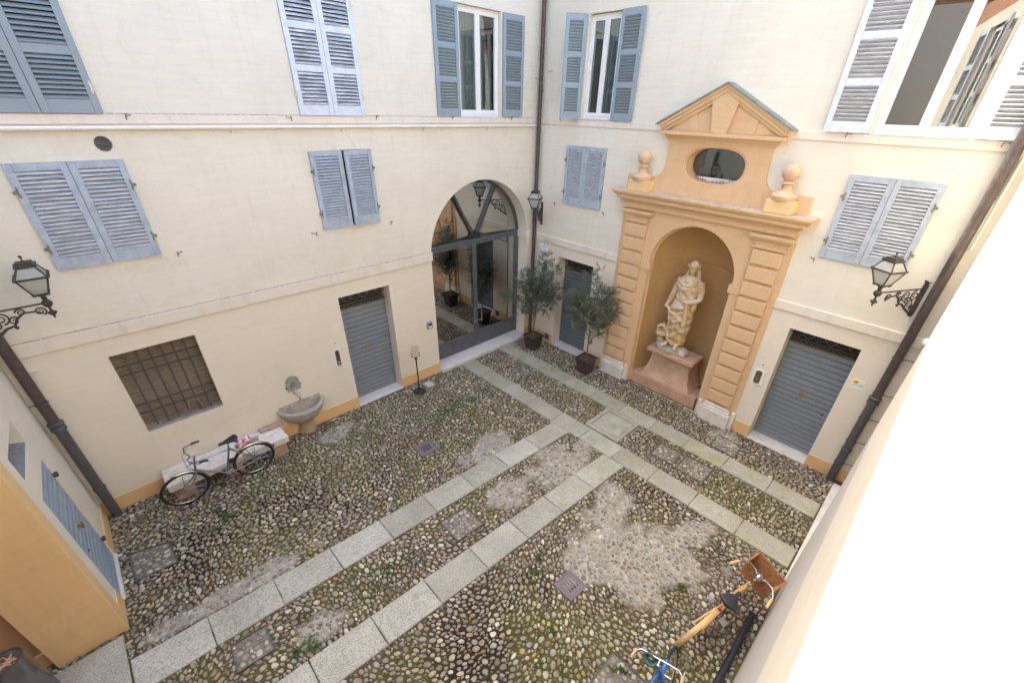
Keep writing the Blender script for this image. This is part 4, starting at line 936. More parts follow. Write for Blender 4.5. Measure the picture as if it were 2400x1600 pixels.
# pilasters: rusticated blocks on travertine bases, capitals
BLK = MB().cbox(-0.253, 0.253, -0.10, -0.02, 0.023, 0.2755, 0.010).mesh('rusticated_block', 'plaster_portal')
for s in (-1, 1):
    c = s * 1.325
    MB().box(c - 0.238, c + 0.238, -0.040, -0.028, 0.48, 3.80).build('pilaster_core', 'plaster_portal', PT)
    for k in range(11): put('rusticated_block', BLK, PT, (c, 0, 0.505 + 0.2985 * k))
    bs = MB().cbox(c - 0.315, c + 0.315, -0.135, -0.0305, -0.03, 0.33, 0.012); bs.cbox(c - 0.285, c + 0.285, -0.115, -0.0306, 0.331, 0.385, 0.012); bs.cbox(c - 0.268, c + 0.268, -0.095, -0.0307, 0.386, 0.455, 0.018)
    bs.build('pilaster_base', 'travertine', PT)
    for q in (-1, 1):
        a, b = sorted((c + q * 0.316, c + q * 0.40)); MB().cbox(a, b, -0.065, -0.0302, -0.03, 0.44, 0.008).build('base_return', 'travertine', PT)
    prof = [(-0.030, 3.800), (-0.095, 3.800), (-0.095, 3.825), (-0.070, 3.83), (-0.070, 3.870), (-0.088, 3.875), (-0.088, 3.895), (-0.125, 3.945), (-0.150, 3.965), (-0.165, 3.995), (-0.165, 4.040), (-0.030, 4.040)]
    cp = MB(); wd = 0.255
    for (p0, p1) in zip(prof[1:-1], prof[2:]):                 # each course wider as it steps out
        w0, w1 = wd + (-p0[0] - 0.07), wd + (-p1[0] - 0.07)
        cp.quad((c - w0, p0[0], p0[1]), (c + w0, p0[0], p0[1]), (c + w1, p1[0], p1[1]), (c - w1, p1[0], p1[1]))
        for q in (-1, 1): cp.quad((c + q * w0, p0[0], p0[1]), (c + q * w0, -0.03, p0[1]), (c + q * w1, -0.03, p1[1]), (c + q * w1, p1[0], p1[1]))
    cp.build('capital', 'plaster_portal', PT)
# entablature: profile swept round the front and both ends
def sweep_profile(prof, hw0, name, mat, parent, back=0.0, ref=None, top=None):
    """prof = [(projection, z)]; the half width grows with the projection; open at the back"""
    mb = MB(); ref = prof[0][0] if ref is None else ref
    for (p0, z0), (p1, z1) in zip(prof[:-1], prof[1:]):
        w0, w1 = hw0 + p0 - ref, hw0 + p1 - ref
        mb.quad((-w0, -p0, z0), (w0, -p0, z0), (w1, -p1, z1), (-w1, -p1, z1))
        for s in (-1, 1): mb.quad((s * w0, -p0, z0), (s * w0, back, z0), (s * w1, back, z1), (s * w1, -p1, z1))
    o = mb.build(name, mat, parent)
    if top:
        p, z = prof[-1]; w = hw0 + p - ref; t = MB(); t.quad((-w, -p, z), (w, -p, z), (w, back, z), (-w, back, z)); t.build(top, 'ledge_dust', parent)
    return o
sweep_profile([(0.03, 4.075), (0.10, 4.075), (0.10, 4.150), (0.125, 4.165), (0.125, 4.185), (0.165, 4.205), (0.195, 4.240), (0.205, 4.245), (0.205, 4.250), (0.245, 4.252), (0.255, 4.315), (0.275, 4.325), (0.30, 4.335), (0.32, 4.372), (0.335, 4.380), (0.335, 4.425)], 1.57, 'entablature', 'plaster_portal', PT, top='cornice_ledge')
# attic with concave flanks and the oval opening
at_pts_r = [(1.70, 4.426), (1.70, 4.70), (1.16, 4.70)] + [(1.16 - 0.235 * math.sin(t), 4.70 + 0.24 * (1 - math.cos(t))) for t in (math.pi / 2 * k / 10 for k in range(1, 11))] + [(0.915, 5.05), (0.905, 5.36)]
OC, OA, OB = (0.0, 4.985), 0.575, 0.33
outl = [(x, z) for x, z in at_pts_r] + [(-x, z) for x, z in reversed(at_pts_r)]
def oval(a, b, n=48): return [(OC[0] + math.copysign(abs(math.cos(t)) ** 0.80, math.cos(t)) * a, OC[1] + math.copysign(abs(math.sin(t)) ** 0.80, math.sin(t)) * b) for t in (2 * math.pi * k / n for k in range(n))]
def panel_with_hole(outline, hole, y, name, mat, parent):
    bm = bmesh.new(); vs = [bm.verts.new((x, y, z)) for x, z in outline]; hs = [bm.verts.new((x, y, z)) for x, z in hole]
    es = [bm.edges.new((v[i], v[(i + 1) % len(v)])) for v in (vs, hs) for i in range(len(v))]
    bmesh.ops.triangle_fill(bm, edges=es, use_beauty=True)
    nv = len(vs)
    for i in range(nv):
        a, b = vs[i], vs[(i + 1) % nv]; c = bm.verts.new((b.co.x, 0.0, b.co.z)); d = bm.verts.new((a.co.x, 0.0, a.co.z)); bm.faces.new((a, b, c, d))
    bmesh.ops.recalc_face_normals(bm, faces=bm.faces[:]); me = bpy.data.meshes.new(name); bm.to_mesh(me); bm.free(); me.materials.append(MATS[mat]); return put(name, me, parent)
panel_with_hole(outl, oval(OA, OB), -0.05, 'attic', 'plaster_portal', PT)
ow = MB(); o0, o1, o2 = oval(OA, OB), oval(OA - 0.022, OB - 0.022), oval(OA - 0.045, OB - 0.045); n = 48
for k in range(n):
    j = (k + 1) % n
    for (p, yp, q, yq) in ((o0, -0.05, o0, -0.035), (o0, -0.035, o1, -0.035), (o1, -0.035, o1, -0.015), (o1, -0.015, o2, -0.015), (o2, -0.015, o2, 0.30)):
        ow.quad((p[k][0], yp, p[k][1]), (p[j][0], yp, p[j][1]), (q[j][0], yq, q[j][1]), (q[k][0], yq, q[k][1]))
ow.weld = True; ow.build('oval_reveal', 'plaster_portal', PT, smooth=40)
wf = MB(); wf.box(-0.62, 0.62, 0.25, 0.30, 4.70, 4.765); wf.box(-0.62, 0.62, 0.25, 0.30, 5.25, 5.31); wf.box(-0.62, -0.555, 0.25, 0.30, 4.70, 5.31); wf.box(0.555, 0.62, 0.25, 0.30, 4.70, 5.31)
win = wf.build('oval_window', 'white_paint', PT)
MB().box(-0.56, 0.56, 0.27, 0.275, 4.76, 5.255).build('pane', 'glass_window', win)
MB().box(-0.7, 0.7, 0.55, 0.57, 4.55, 5.42).build('dark_interior', 'room_grey', win)
mb = MB()
for k in range(90):
    a = rng.uniform(0.2, 2.94); u = math.cos(a) * 0.40; y = rng.uniform(0.05, 0.22); z = OC[1] - math.sqrt(max(0, 1 - (u / 0.53) ** 2)) * 0.285
    mb.tube([(u, y, z), (u + rng.uniform(-.02, .02), y + rng.uniform(-.02, .02), z + rng.uniform(0.02, 0.05))], 0.002, 4)
pg = mb.build('pigeon_spikes', 'black_plastic', PT); pg['kind'] = 'stuff'
# finials with their plinths
FIN = [(0.0, 0.0), (0.175, 0.0), (0.19, 0.03), (0.195, 0.06), (0.18, 0.09), (0.15, 0.105), (0.145, 0.115), (0.10, 0.135), (0.075, 0.165), (0.068, 0.20), (0.075, 0.225), (0.10, 0.235), (0.115, 0.25), (0.105, 0.265), (0.065, 0.275), (0.055, 0.285)]
FIN += [(0.132 * math.sin(t), 0.405 - 0.132 * math.cos(t)) for t in (math.pi * k / 14 for k in range(2, 14))] + [(0.004, 0.537)]
for s, lab in ((-1, None), (1, None)):
    f = MB().cbox(s * 1.31 - 0.215, s * 1.31 + 0.215, -0.31, 0.0, 4.427, 4.625, 0.006).build('finial_plinth', 'plaster_ochre', PT)
    MB().lathe([(max(r, 0.001), z) for r, z in FIN], 24, (s * 1.31, -0.175, 4.626)).build('ball_finial', 'plaster_finial', PT, smooth=35)
# pediment
sweep_profile([(0.05, 5.345), (0.075, 5.35), (0.075, 5.375), (0.10, 5.39), (0.13, 5.43), (0.14, 5.435), (0.14, 5.445), (0.20, 5.447), (0.20, 5.505)], 0.92, 'pediment_entablature', 'plaster_portal', PT, top='pediment_ledge')
ty = -0.09
MB().prism([(-0.98, 5.506), (0.98, 5.506), (0.0, 6.06)], 1, ty, 0.0).build('tympanum', 'plaster_portal', PT)
slope = (6.17 - 5.56) / 1.12
def rake(s):
    m = MB()
    for (w_lo, w_hi, yf) in ((0.0, 0.045, -0.215), (-0.055, -0.001, -0.185), (-0.105, -0.056, -0.150)):
        a = (s * 1.10, 5.565); b = (0.0, 6.165)
        d = Vector((b[0] - a[0], b[1] - a[1])).normalized(); nrm = Vector((-d.y, d.x)) * (1 if s > 0 else -1)
        if nrm.y < 0: nrm = -nrm
        off = lambda p, w: (p[0] + nrm.x * w, p[1] + nrm.y * w)
        def at_axis(w): pa, pb = off(a, w), off(b, w); t = (0 - pa[0]) / (pb[0] - pa[0]); return (0.0, pa[1] + (pb[1] - pa[1]) * t)
        def at_base(w):
            pa, pb = off(a, w), off(b, w); t = max(0.0, (5.507 - pa[1]) / (pb[1] - pa[1])); return (pa[0] + (pb[0] - pa[0]) * t, pa[1] + (pb[1] - pa[1]) * t)
        pts = [at_base(w_lo), at_axis(w_lo), at_axis(w_hi), at_base(w_hi)]
        m.prism(pts, 1, yf, 0.0)
    m.build('raking_cornice', 'plaster_portal', PT)
    r = MB(); a = (s * 1.17, 5.585); b = (0.0, 6.212)
    d = Vector((b[0] - a[0], b[1] - a[1])).normalized()
    r.prism([a, b, (b[0], b[1] + 0.022), (a[0], a[1] + 0.022)], 1, -0.25, 0.0)
    r.build('slate_capping', 'slate_green', PT)
rake(1); rake(-1)
def wedge(u0, u1, t0, t1, yf):
    lim = lambda u: 6.165 - slope * abs(u) * 0.985 - 0.115
    return MB().prism([(u0, 5.507), (u1, 5.507), (t1, lim(t1)), (t0, lim(t0))], 1, yf, ty + 0.001)
MB().prism([(-0.13, 5.508), (0.13, 5.508), (0.225, 5.985), (0.0, 6.12), (-0.225, 5.985)], 1, -0.168, ty + 0.001).build('keystone', 'plaster_portal', PT)
for s in (-1, 1):
    for (u0, u1, t0, t1, yf) in ((0.131, 0.385, 0.215, 0.46, -0.105), (0.386, 0.565, 0.461, 0.60, -0.122), (0.566, 0.80, 0.601, 0.80, -0.103)):
        w = wedge(u0, u1, t0, t1, yf)
        if s < 0: w.v = [(-x, y, z) for x, y, z in w.v]
        w.build('voussoir', 'plaster_portal', PT)

# ------------------------------------------------------------------ pedestal and statue
PD = thing('statue_pedestal', 'reddish plaster pedestal with curved flanks under the statue', 'pedestal', (8.44, 3.53, 0), -math.pi / 2)
MB().cbox(-0.845, 0.845, 0.0, 0.5, -0.03, 0.265, 0.008).build('step', 'pedestal_red', PD)
prof = [(0.0, 0.265), (0.0, 0.295), (0.012, 0.30), (0.035, 0.33), (0.075, 0.42), (0.11, 0.55), (0.135, 0.70), (0.145, 0.86), (0.135, 0.91), (0.125, 0.915), (0.125, 0.945)]
mb = MB()
for (i0, z0), (i1, z1) in zip(prof[:-1], prof[1:]):
    w0, w1 = 0.655 - 1.25 * i0, 0.655 - 1.25 * i1; y0, y1 = 0.02 + i0, 0.02 + i1
    mb.quad((-w0, y0, z0), (w0, y0, z0), (w1, y1, z1), (-w1, y1, z1))
    for s in (-1, 1): mb.quad((s * w0, y0, z0), (s * w0, 0.7, z0), (s * w1, 0.7, z1), (s * w1, y1, z1))
mb.build('body', 'pedestal_red', PD, smooth=30)
MB().cbox(-0.575, 0.575, 0.035, 0.60, 0.946, 1.045, 0.014).build('cap', 'pedestal_red', PD)

def evaluated_mesh(o, name, mat, smooth=True):
    dg = bpy.context.evaluated_depsgraph_get(); me = bpy.data.meshes.new_from_object(o.evaluated_get(dg)); me.name = name
    me.materials.clear(); me.materials.append(MATS[mat]); me.polygons.foreach_set('use_smooth', [smooth] * len(me.polygons)); return me
def fused(name, mb, mat, voxel=0.012, smooth_it=3):
    o = mb.build('tmp_' + name, mat)
    m = o.modifiers.new('r', 'REMESH'); m.mode = 'VOXEL'; m.voxel_size = voxel
    s = o.modifiers.new('s', 'SMOOTH'); s.factor = 0.5; s.iterations = smooth_it
    me = evaluated_mesh(o, name, mat); old = o.data; bpy.data.objects.remove(o); bpy.data.meshes.remove(old); return me
ST = thing('statue', 'weathered terracotta statue of a draped woman wearing a flower wreath', 'statue', (8.74, 3.58, 1.045), -math.pi / 2)
# rock base
mb = MB(); r = random.Random(5)
for k in range(26):
    a = r.uniform(0, 6.28); q = math.sqrt(r.random()); x = 0.33 * q * math.cos(a) - 0.02; y = 0.20 * q * math.sin(a) - 0.02
    mb.ball((x, y, 0.05 + 0.05 * (1 - q)), r.uniform(0.07, 0.12), 8, 6, (1.15, 1.0, 0.85))
mb.ball((-0.02, 0, 0.02), 0.36, 16, 8, (1, 0.62, 0.42)); mb.ball((-0.30, -0.02, 0.1), 0.13, 10, 6, (1.1, 1, 0.9))
put('rock_base', fused('rock_base', mb, 'statue_rock', 0.018, 1), ST)
# body: draped loops from the ankles to the shoulders; front is -y
def dress():
    mb = MB(); n = 72; rows = 96; z0, z1 = 0.20, 1.80; vs = []; fs = []
    def prof_at(t):
        K = [(0.0, 0.165, 0.15, 0.00, 0.0), (0.12, 0.185, 0.165, -0.005, 0.0), (0.30, 0.215, 0.19, -0.005, -0.005), (0.46, 0.235, 0.205, -0.01, -0.02), (0.56, 0.228, 0.20, -0.01, -0.015), (0.68, 0.185, 0.165, 0.0, 0.0), (0.78, 0.195, 0.165, 0.015, -0.005), (0.86, 0.222, 0.175, 0.02, -0.005), (0.93, 0.222, 0.155, 0.02, 0.01), (0.975, 0.17, 0.12, 0.015, 0.02), (1.0, 0.09, 0.08, 0.01, 0.02)]
        for a, b in zip(K[:-1], K[1:]):
            if a[0] <= t <= b[0]:
                f = (t - a[0]) / (b[0] - a[0]); f = f * f * (3 - 2 * f); return [a[i] + (b[i] - a[i]) * f for i in range(1, 5)]
        return K[-1][1:]
    for j in range(rows + 1):
        t = j / rows; z = z0 + (z1 - z0) * t; rx, ry, cx, cyy = prof_at(t); rx *= 1.10; ry *= 1.05
        for i in range(n):
            a = 2 * math.pi * i / n; ca, sa = math.cos(a), math.sin(a)
            fr = 0.5 - 0.5 * sa                                    # 1 at the front
            f = 0.0
            if t < 0.66:                                           # skirt and mantle: swags hung between the two hips
                sag = z + 0.55 * fr * (0.20 + 0.25 * (ca - 0.25) ** 2 * 2)
                f = 0.020 * (0.45 + 0.55 * fr) * math.sin(26 * sag + 2.2 * ca) + 0.008 * math.sin(11 * a + 5 * z)
                if t > 0.42: f += 0.022 * math.exp(-((t - 0.585 - 0.04 * ca) / 0.03) ** 2)
                if 0.26 < t < 0.5: f += 0.030 * math.exp(-((t - 0.375 - 0.10 * ca - 0.05 * (1 - fr)) / 0.022) ** 2) * fr
                f += 0.030 * math.exp(-((t - 0.17 - 0.11 * ca) / 0.03) ** 2) * fr
            else:                                                  # chest: shallow diagonal gathers
                f = 0.011 * fr * math.sin(34 * z + 7 * ca) + 0.024 * fr * math.exp(-((t - 0.705 - 0.012 * math.cos(5 * a)) / 0.012) ** 2)
                for bx in (-0.085, 0.10): f += 0.040 * math.exp(-(((rx * ca - bx) / 0.07) ** 2 + ((t - 0.83) / 0.045) ** 2)) * fr
            vs.append((cx + (rx + f) * ca, cyy + (ry + f) * sa, z))
    for j in range(rows):
        for i in range(n): fs.append((j * n + i, j * n + (i + 1) % n, (j + 1) * n + (i + 1) % n, (j + 1) * n + i))
    fs += [tuple(range(n))[::-1], tuple(rows * n + i for i in range(n))]
    return mb._add(vs, fs)
mb = dress()
mb.tube([(0.01, 0.02, 1.74), (0.015, 0.005, 1.84), (0.02, -0.02, 1.92)], [0.075, 0.058, 0.06], 12)                    # neck
mb.ball((0.025, -0.035, 1.985), 0.105, 16, 12, (0.86, 1.0, 1.18))                                                  # head, bowed
mb.ball((0.025, -0.085, 1.925), 0.055, 10, 8, (0.95, 0.9, 1.1)); mb.ball((0.028, -0.140, 1.955), 0.016, 8, 6, (0.8, 1.2, 1.5))    # jaw, nose
for s in (-1, 1): mb.ball((0.028 + s * 0.038, -0.118, 1.985), 0.018, 8, 6, (1.3, 0.6, 0.5)); mb.ball((0.025 + s * 0.088, -0.02, 1.965), 0.025, 8, 6, (0.5, 1, 1.3))
mb.ball((0.03, -0.122, 1.917), 0.016, 8, 6, (1.5, 0.7, 0.6))
mb.tube([(-0.195, 0.02, 1.70), (-0.255, 0.02, 1.50), (-0.295, -0.02, 1.30), (-0.315, -0.08, 1.17), (-0.33, -0.115, 1.10)], [0.088, 0.076, 0.066, 0.055, 0.045], 12)    # arm hanging at the viewer's left
for k in range(4): mb.tube([(-0.365 + 0.022 * k, -0.105, 1.10), (-0.372 + 0.022 * k, -0.135, 1.065), (-0.362 + 0.022 * k, -0.135, 1.025)], [0.016, 0.014, 0.011], 6)
mb.tube([(-0.325, -0.10, 1.11), (-0.295, -0.13, 1.08), (-0.29, -0.14, 1.05)], [0.016, 0.014, 0.011], 6)
mb.tube([(0.225, 0.02, 1.70), (0.295, 0.02, 1.52), (0.305, -0.02, 1.36), (0.25, -0.12, 1.31), (0.14, -0.215, 1.30), (0.06, -0.24, 1.315)], [0.084, 0.070, 0.062, 0.055, 0.046, 0.036], 12)   # bent arm
for k in range(4): mb.tube([(0.06, -0.235, 1.335 - 0.017 * k), (0.022, -0.262, 1.345 - 0.019 * k), (0.0, -0.25, 1.36 - 0.022 * k)], [0.015, 0.013, 0.010], 6)
mb.tube([(0.075, -0.25, 1.345), (0.05, -0.265, 1.375), (0.03, -0.255, 1.385)], [0.015, 0.013, 0.010], 6)
mb.tube([(0.245, -0.10, 1.30), (0.26, -0.11, 1.20), (0.245, -0.11, 1.12), (0.22, -0.10, 1.10)], [0.05, 0.055, 0.045, 0.03], 10)      # sleeve end
mb.tube([(0.13, -0.225, 1.27), (0.165, -0.215, 1.05), (0.17, -0.21, 0.85), (0.165, -0.21, 0.74)], [0.03, 0.045, 0.055, 0.05], 10)    # hanging fold
for s, pts in ((0, [(-0.19, -0.15, 1.72), (-0.04, -0.185, 1.62), (0.10, -0.175, 1.65), (0.21, -0.10, 1.78)]), (1, [(-0.20, -0.14, 1.64), (-0.06, -0.200, 1.53), (0.08, -0.19, 1.57), (0.20, -0.12, 1.70)])): mb.tube(pts, [0.022, 0.026, 0.026, 0.022], 8)
mb.tube([(-0.32, -0.12, 1.07), (-0.20, -0.205, 0.97), (-0.03, -0.232, 0.95), (0.12, -0.215, 1.06), (0.15, -0.205, 1.22)], [0.024, 0.024, 0.024, 0.024, 0.022], 8)
mb.tube([(-0.27, -0.10, 0.95), (-0.19, -0.195, 0.80), (-0.02, -0.235, 0.78), (0.12, -0.215, 0.95), (0.14, -0.205, 1.15)], [0.022, 0.022, 0.022, 0.022, 0.020], 8)
mb.tube([(-0.235, -0.05, 0.80), (-0.22, -0.10, 0.55), (-0.14, -0.17, 0.32), (0.02, -0.185, 0.22)], [0.020, 0.022, 0.022, 0.022], 8)
for x, y, a in ((-0.13, -0.19, -0.5), (0.09, -0.16, 0.15)):                                                           # feet
    mb.tube([(x, y + 0.08, 0.24), (x + 0.04 * math.sin(a), y, 0.185), (x + 0.14 * math.sin(a), y - 0.10, 0.155)], [0.045, 0.045, 0.03], 10)
put('figure', fused('figure', mb, 'statue_terracotta', 0.0105, 2), ST)
hr = MB()                                                                                                             # hair falling behind the shoulders
hr.ball((0.025, 0.0, 2.02), 0.108, 14, 10, (0.93, 0.98, 1.02))
for s in (-1, 1):
    for k in range(4): hr.tube([(0.025 + s * 0.080, 0.02 + 0.02 * k, 1.99), (0.025 + s * (0.090 + 0.008 * k), 0.03, 1.90), (0.02 + s * (0.115 + 0.012 * k), 0.0 + 0.02 * k, 1.80), (0.02 + s * (0.13 + 0.01 * k), -0.05 + 0.03 * k, 1.73)], [0.022, 0.024, 0.024, 0.014], 8)
put('hair', fused('hair', hr, 'statue_terracotta', 0.011, 1), ST)
wr = MB(); r = random.Random(9)
for k in range(22):
    a = 2 * math.pi * k / 22; c = (0.025 + 0.108 * math.cos(a), -0.020 + 0.118 * math.sin(a), 2.045 - 0.02 * (1 - math.sin(a)) / 2 + r.uniform(-0.012, 0.012))
    for p in range(5): wr.ball((c[0] + 0.018 * math.cos(p * 1.257 + a), c[1] + 0.012 * math.sin(p * 1.257), c[2] + 0.016 * math.sin(p * 1.257 + a)), 0.0120, 6, 4)
    wr.ball(c, 0.009, 6, 4)
wr.build('flower_wreath', 'statue_terracotta', ST, smooth=60)
vs_ = MB().lathe([(0.002, 0.20), (0.085, 0.20), (0.085, 0.225), (0.05, 0.245), (0.045, 0.27), (0.075, 0.29), (0.125, 0.33), (0.135, 0.37), (0.12, 0.41), (0.125, 0.425), (0.10, 0.43), (0.085, 0.39), (0.002, 0.36)], 18, (-0.335, -0.07, 0.0))
vs_.tube([(-0.435, -0.07, 0.425), (-0.445, -0.08, 0.49), (-0.40, -0.08, 0.53), (-0.34, -0.07, 0.55), (-0.27, -0.07, 0.51), (-0.235, -0.07, 0.44)], [0.03, 0.038, 0.04, 0.042, 0.042, 0.03], 9)
for x, z in ((-0.39, 0.57), (-0.33, 0.61), (-0.29, 0.57)): vs_.tube([(x, -0.07, 0.53), (x + 0.01, -0.075, z), (x - 0.02, -0.07, z + 0.035)], [0.028, 0.02, 0.006], 7)
put('flaming_urn', fused('flaming_urn', vs_, 'statue_terracotta', 0.011, 1), ST)

# ------------------------------------------------------------------ fountain, bench and fittings on the long wall
F = thing('wall_fountain', 'grey stone half-round basin on a short foot beside the bench', 'fountain', (1.79, YA, 0))
prof = [(0.20, 0.30), (0.30, 0.36), (0.38, 0.45), (0.425, 0.56), (0.44, 0.60), (0.45, 0.635), (0.44, 0.66), (0.40, 0.665), (0.375, 0.65), (0.365, 0.60), (0.32, 0.52), (0.22, 0.47), (0.02, 0.455)]
mb = MB(); mb.lathe([(r, z) for r, z in prof], 28, (0, 0.005, 0), math.pi, 2 * math.pi, 1.0, 0.92); mb.weld = True
bs = mb.build('basin', 'fountain_stone', F, smooth=50)
mb = MB(); mb.lathe([(0.17, -0.03), (0.185, 0.05), (0.15, 0.12), (0.14, 0.22), (0.19, 0.30), (0.22, 0.325)], 20, (0, -0.02, 0), math.pi * 0.92, math.pi * 2.08, 1, 0.95); mb.poly([(0.18 * math.cos(a), -0.02 + 0.17 * math.sin(a), 0.33) for a in [math.pi * (1 + k / 12) for k in range(13)]]); mb.build('foot', 'foot_stone', F, smooth=50)
mb = MB(); mb.box(-0.40, 0.40, -0.004, 0.01, 0.45, 0.72); mb.build('splash_back', 'fountain_stone', F)
sp = thing('spout_plaque', 'small green bronze arched plaque with a tap above the basin', 'tap', (1.76, YA, 0.99))
MB().prism([(-0.12, 0.0), (0.12, 0.0), (0.12, 0.19)] + arc(0, 0.19, 0.12, 0, math.pi, 14)[1:-1] + [(-0.12, 0.19)], 1, -0.022, 0.0).build('plate', 'verdigris', sp)
for k, (u, z) in enumerate([(x * 0.027, 0.05 + 0.03 * j) for j in range(5) for x in range(-(4 - j) // 2, (4 - j) // 2 + 1)]):
    MB().ball((u, -0.022, z + 0.035), 0.010, 6, 4).build('stud', 'rust', sp)
for k in range(9):
    a = math.pi * (k + 0.5) / 9; MB().ball((0.085 * math.cos(a), -0.022, 0.19 + 0.085 * math.sin(a)), 0.008, 6, 4).build('stud', 'rust', sp)
for s in (-1, 1): MB().ball((s * 0.128, -0.012, 0.09), 0.018, 8, 6).build('bolt', 'rust', sp)
MB().lathe([(0.002, 0), (0.035, 0), (0.03, 0.03), (0.02, 0.05), (0.002, 0.06)], 10, (0, -0.05, -0.04)).tube([(0, -0.0, -0.01), (0, -0.09, -0.02), (0.01, -0.15, -0.06), (0.015, -0.17, -0.13), (0.03, -0.16, -0.17)], [0.018, 0.020, 0.018, 0.014, 0.008], 8).tube([(-0.02, -0.10, 0.01), (0.05, -0.12, -0.05), (0.03, -0.15, -0.11)], [0.006, 0.009, 0.006], 6).build('tap', 'steel', sp, smooth=50)

BE = thing('stone_bench', 'rough pitted white stone bench along the wall behind the silver bicycle', 'bench', (0.38, YA - 0.01, 0))
def rough_slab(x0, x1, y0, y1, z0, z1, nx, ny, amp, seed):
    mb = MB(); rr = random.Random(seed)
    bm = bmesh.new(); bmesh.ops.create_cube(bm, size=1)
    for v in bm.verts: v.co = ((x0 + x1) / 2 + v.co.x * (x1 - x0), (y0 + y1) / 2 + v.co.y * (y1 - y0), (z0 + z1) / 2 + v.co.z * (z1 - z0))
    bmesh.ops.bevel(bm, geom=bm.edges[:], offset=0.012, segments=1, affect='EDGES')
    bmesh.ops.subdivide_edges(bm, edges=[e for e in bm.edges if e.calc_length() > 0.12], cuts=nx, use_grid_fill=True)
    for v in bm.verts:
        n = noise.noise(v.co * 7 + Vector((seed, 0, 0))); m = noise.noise(v.co * 22 + Vector((0, seed, 0))); v.co += v.co.normalized() * 0.0 + Vector((n, m, n * 0.6 + m * 0.4)) * amp
    bm.verts.index_update(); mb._add([tuple(v.co) for v in bm.verts], [tuple(v.index for v in f.verts) for f in bm.faces]); bm.free(); return mb
rough_slab(-0.95, 0.93, -0.51, 0.0, 0.27, 0.41, 14, 4, 0.007, 3).build('seat_slab', 'bench_stone', BE, smooth=28)
for x0, x1 in ((-0.90, -0.62), (-0.12, 0.12), (0.60, 0.88)): rough_slab(x0, x1, -0.44, -0.02, -0.03, 0.272, 4, 3, 0.008, x0 * 10).build('support', 'old_brick', BE, smooth=40)
for x, y, w, lab in ((1.02, -0.075, 0.13, 'small worn brick lying on the bench end'), (1.22, -0.085, 0.28, 'long pale brick fragment lying on the bench end')):
    o = rough_slab(-w / 2, w / 2, -0.065, 0.065, 0, 0.055, 3, 2, 0.006, w * 50).build('loose_brick', 'old_brick', None, smooth=40, loc=(x, YA + y, 0.415 if x < 1.25 else 0.415), rot=(0, 0, rad(3))); tag(o, lab, 'brick', 'bricks on the bench')

def intercom(wall_loc, rotz, label, w, h, led):
    o = thing('intercom', label, 'intercom', wall_loc, rotz)
    n = 14; pts = [(-w, -h), (w, -h), (w, h * 0.86)] + [(w * 0.72, h * 0.90)] + arc(0, h * 0.78, w * 0.62, 0.7, math.pi - 0.7, 8) + [(-w * 0.72, h * 0.90), (-w, h * 0.86)]
    pts = [(w * 0.72, -h * 0.90), (w, -h * 0.86), (w, h * 0.86), (w * 0.72, h * 0.90), (w * 0.45, h), (0, h * 1.03), (-w * 0.45, h), (-w * 0.72, h * 0.90), (-w, h * 0.86), (-w, -h * 0.86), (-w * 0.72, -h * 0.90), (-w * 0.45, -h), (0, -h * 1.03), (w * 0.45, -h)]
    MB().prism(pts, 1, -0.018, 0).build('marble_plate', 'white_plastic', o)
    MB().prism([(x * 0.56, z * 0.78) for x, z in pts], 1, -0.026, -0.018).build('brass_panel', 'bronze_plate', o)
    if led:
        MB().box(-w * 0.3, w * 0.3, -0.030, -0.0262, 0.0, 0.022).build('display', 'lcd_green', o)
        for r in range(3):
            for c in range(3): MB().box(-0.022 + 0.017 * c, -0.010 + 0.017 * c, -0.030, -0.0262, -0.03 - 0.022 * r, -0.018 - 0.022 * r).build('key', 'steel', o)
    else:
        MB().box(-w * 0.32, w * 0.32, -0.030, -0.0262, h * 0.28, h * 0.52).build('speaker', 'black_plastic', o)
        for z in (-0.10, 0.08): MB().box(-w * 0.25, w * 0.25, -0.030, -0.0262, z, z + 0.02).build('name_plate', 'white_plastic', o)
        for r in range(3): MB().box(-w * 0.3, w * 0.3, -0.030, -0.0262, -0.155 - 0.022 * r, -0.142 - 0.022 * r).build('key', 'white_plastic', o)
    MB().ball((0.01, -0.004, h + 0.10), 0.012, 8, 6).build('camera_hole', 'black_plastic', o)
intercom((2.70, YA, 1.34), 0, 'tall bronze intercom panel on a white plate beside the left grey door', 0.075, 0.235, False)
intercom((XB, 1.645, 1.41), -math.pi / 2, 'small bronze intercom with green display on a white plate by the right door', 0.10, 0.175, True)
jb = thing('junction_box', 'grey keypad box on the wall beside the arched glass door', 'box', (4.925, YA, 1.37)); MB().cbox(-0.075, 0.075, -0.035, 0, -0.09, 0.09, 0.006).build('case', 'grey_plastic', jb); MB().box(-0.045, 0.045, -0.039, -0.0345, 0.0, 0.05).build('window', 'black_plastic', jb); MB().box(-0.04, 0.04, -0.038, -0.0345, -0.06, -0.02).build('label_strip', 'white_plastic', jb)
wb_ = thing('junction_box', 'white plastic box on the wall above the left olive tree', 'box', (XB, 7.42, 2.64), -math.pi / 2); MB().cbox(-0.11, 0.11, -0.08, 0, -0.12, 0.13, 0.01).build('case', 'white_plastic', wb_); MB().box(-0.09, 0.09, -0.084, -0.0795, -0.10, -0.06).build('slot', 'grey_plastic', wb_)
bb = thing('meter_plate', 'small dark blue plate low on the orange plinth by the olive pot', 'plate', (XB - 0.012, 7.14, 0.175), -math.pi / 2); MB().cbox(-0.075, 0.075, -0.012, 0, -0.085, 0.085, 0.004).build('plate', 'navy_print', bb); MB().torus((0, -0.013, 0), 0.035, 0.006, 1, 16, 4).build('ring_print', 'blue_lens', bb)
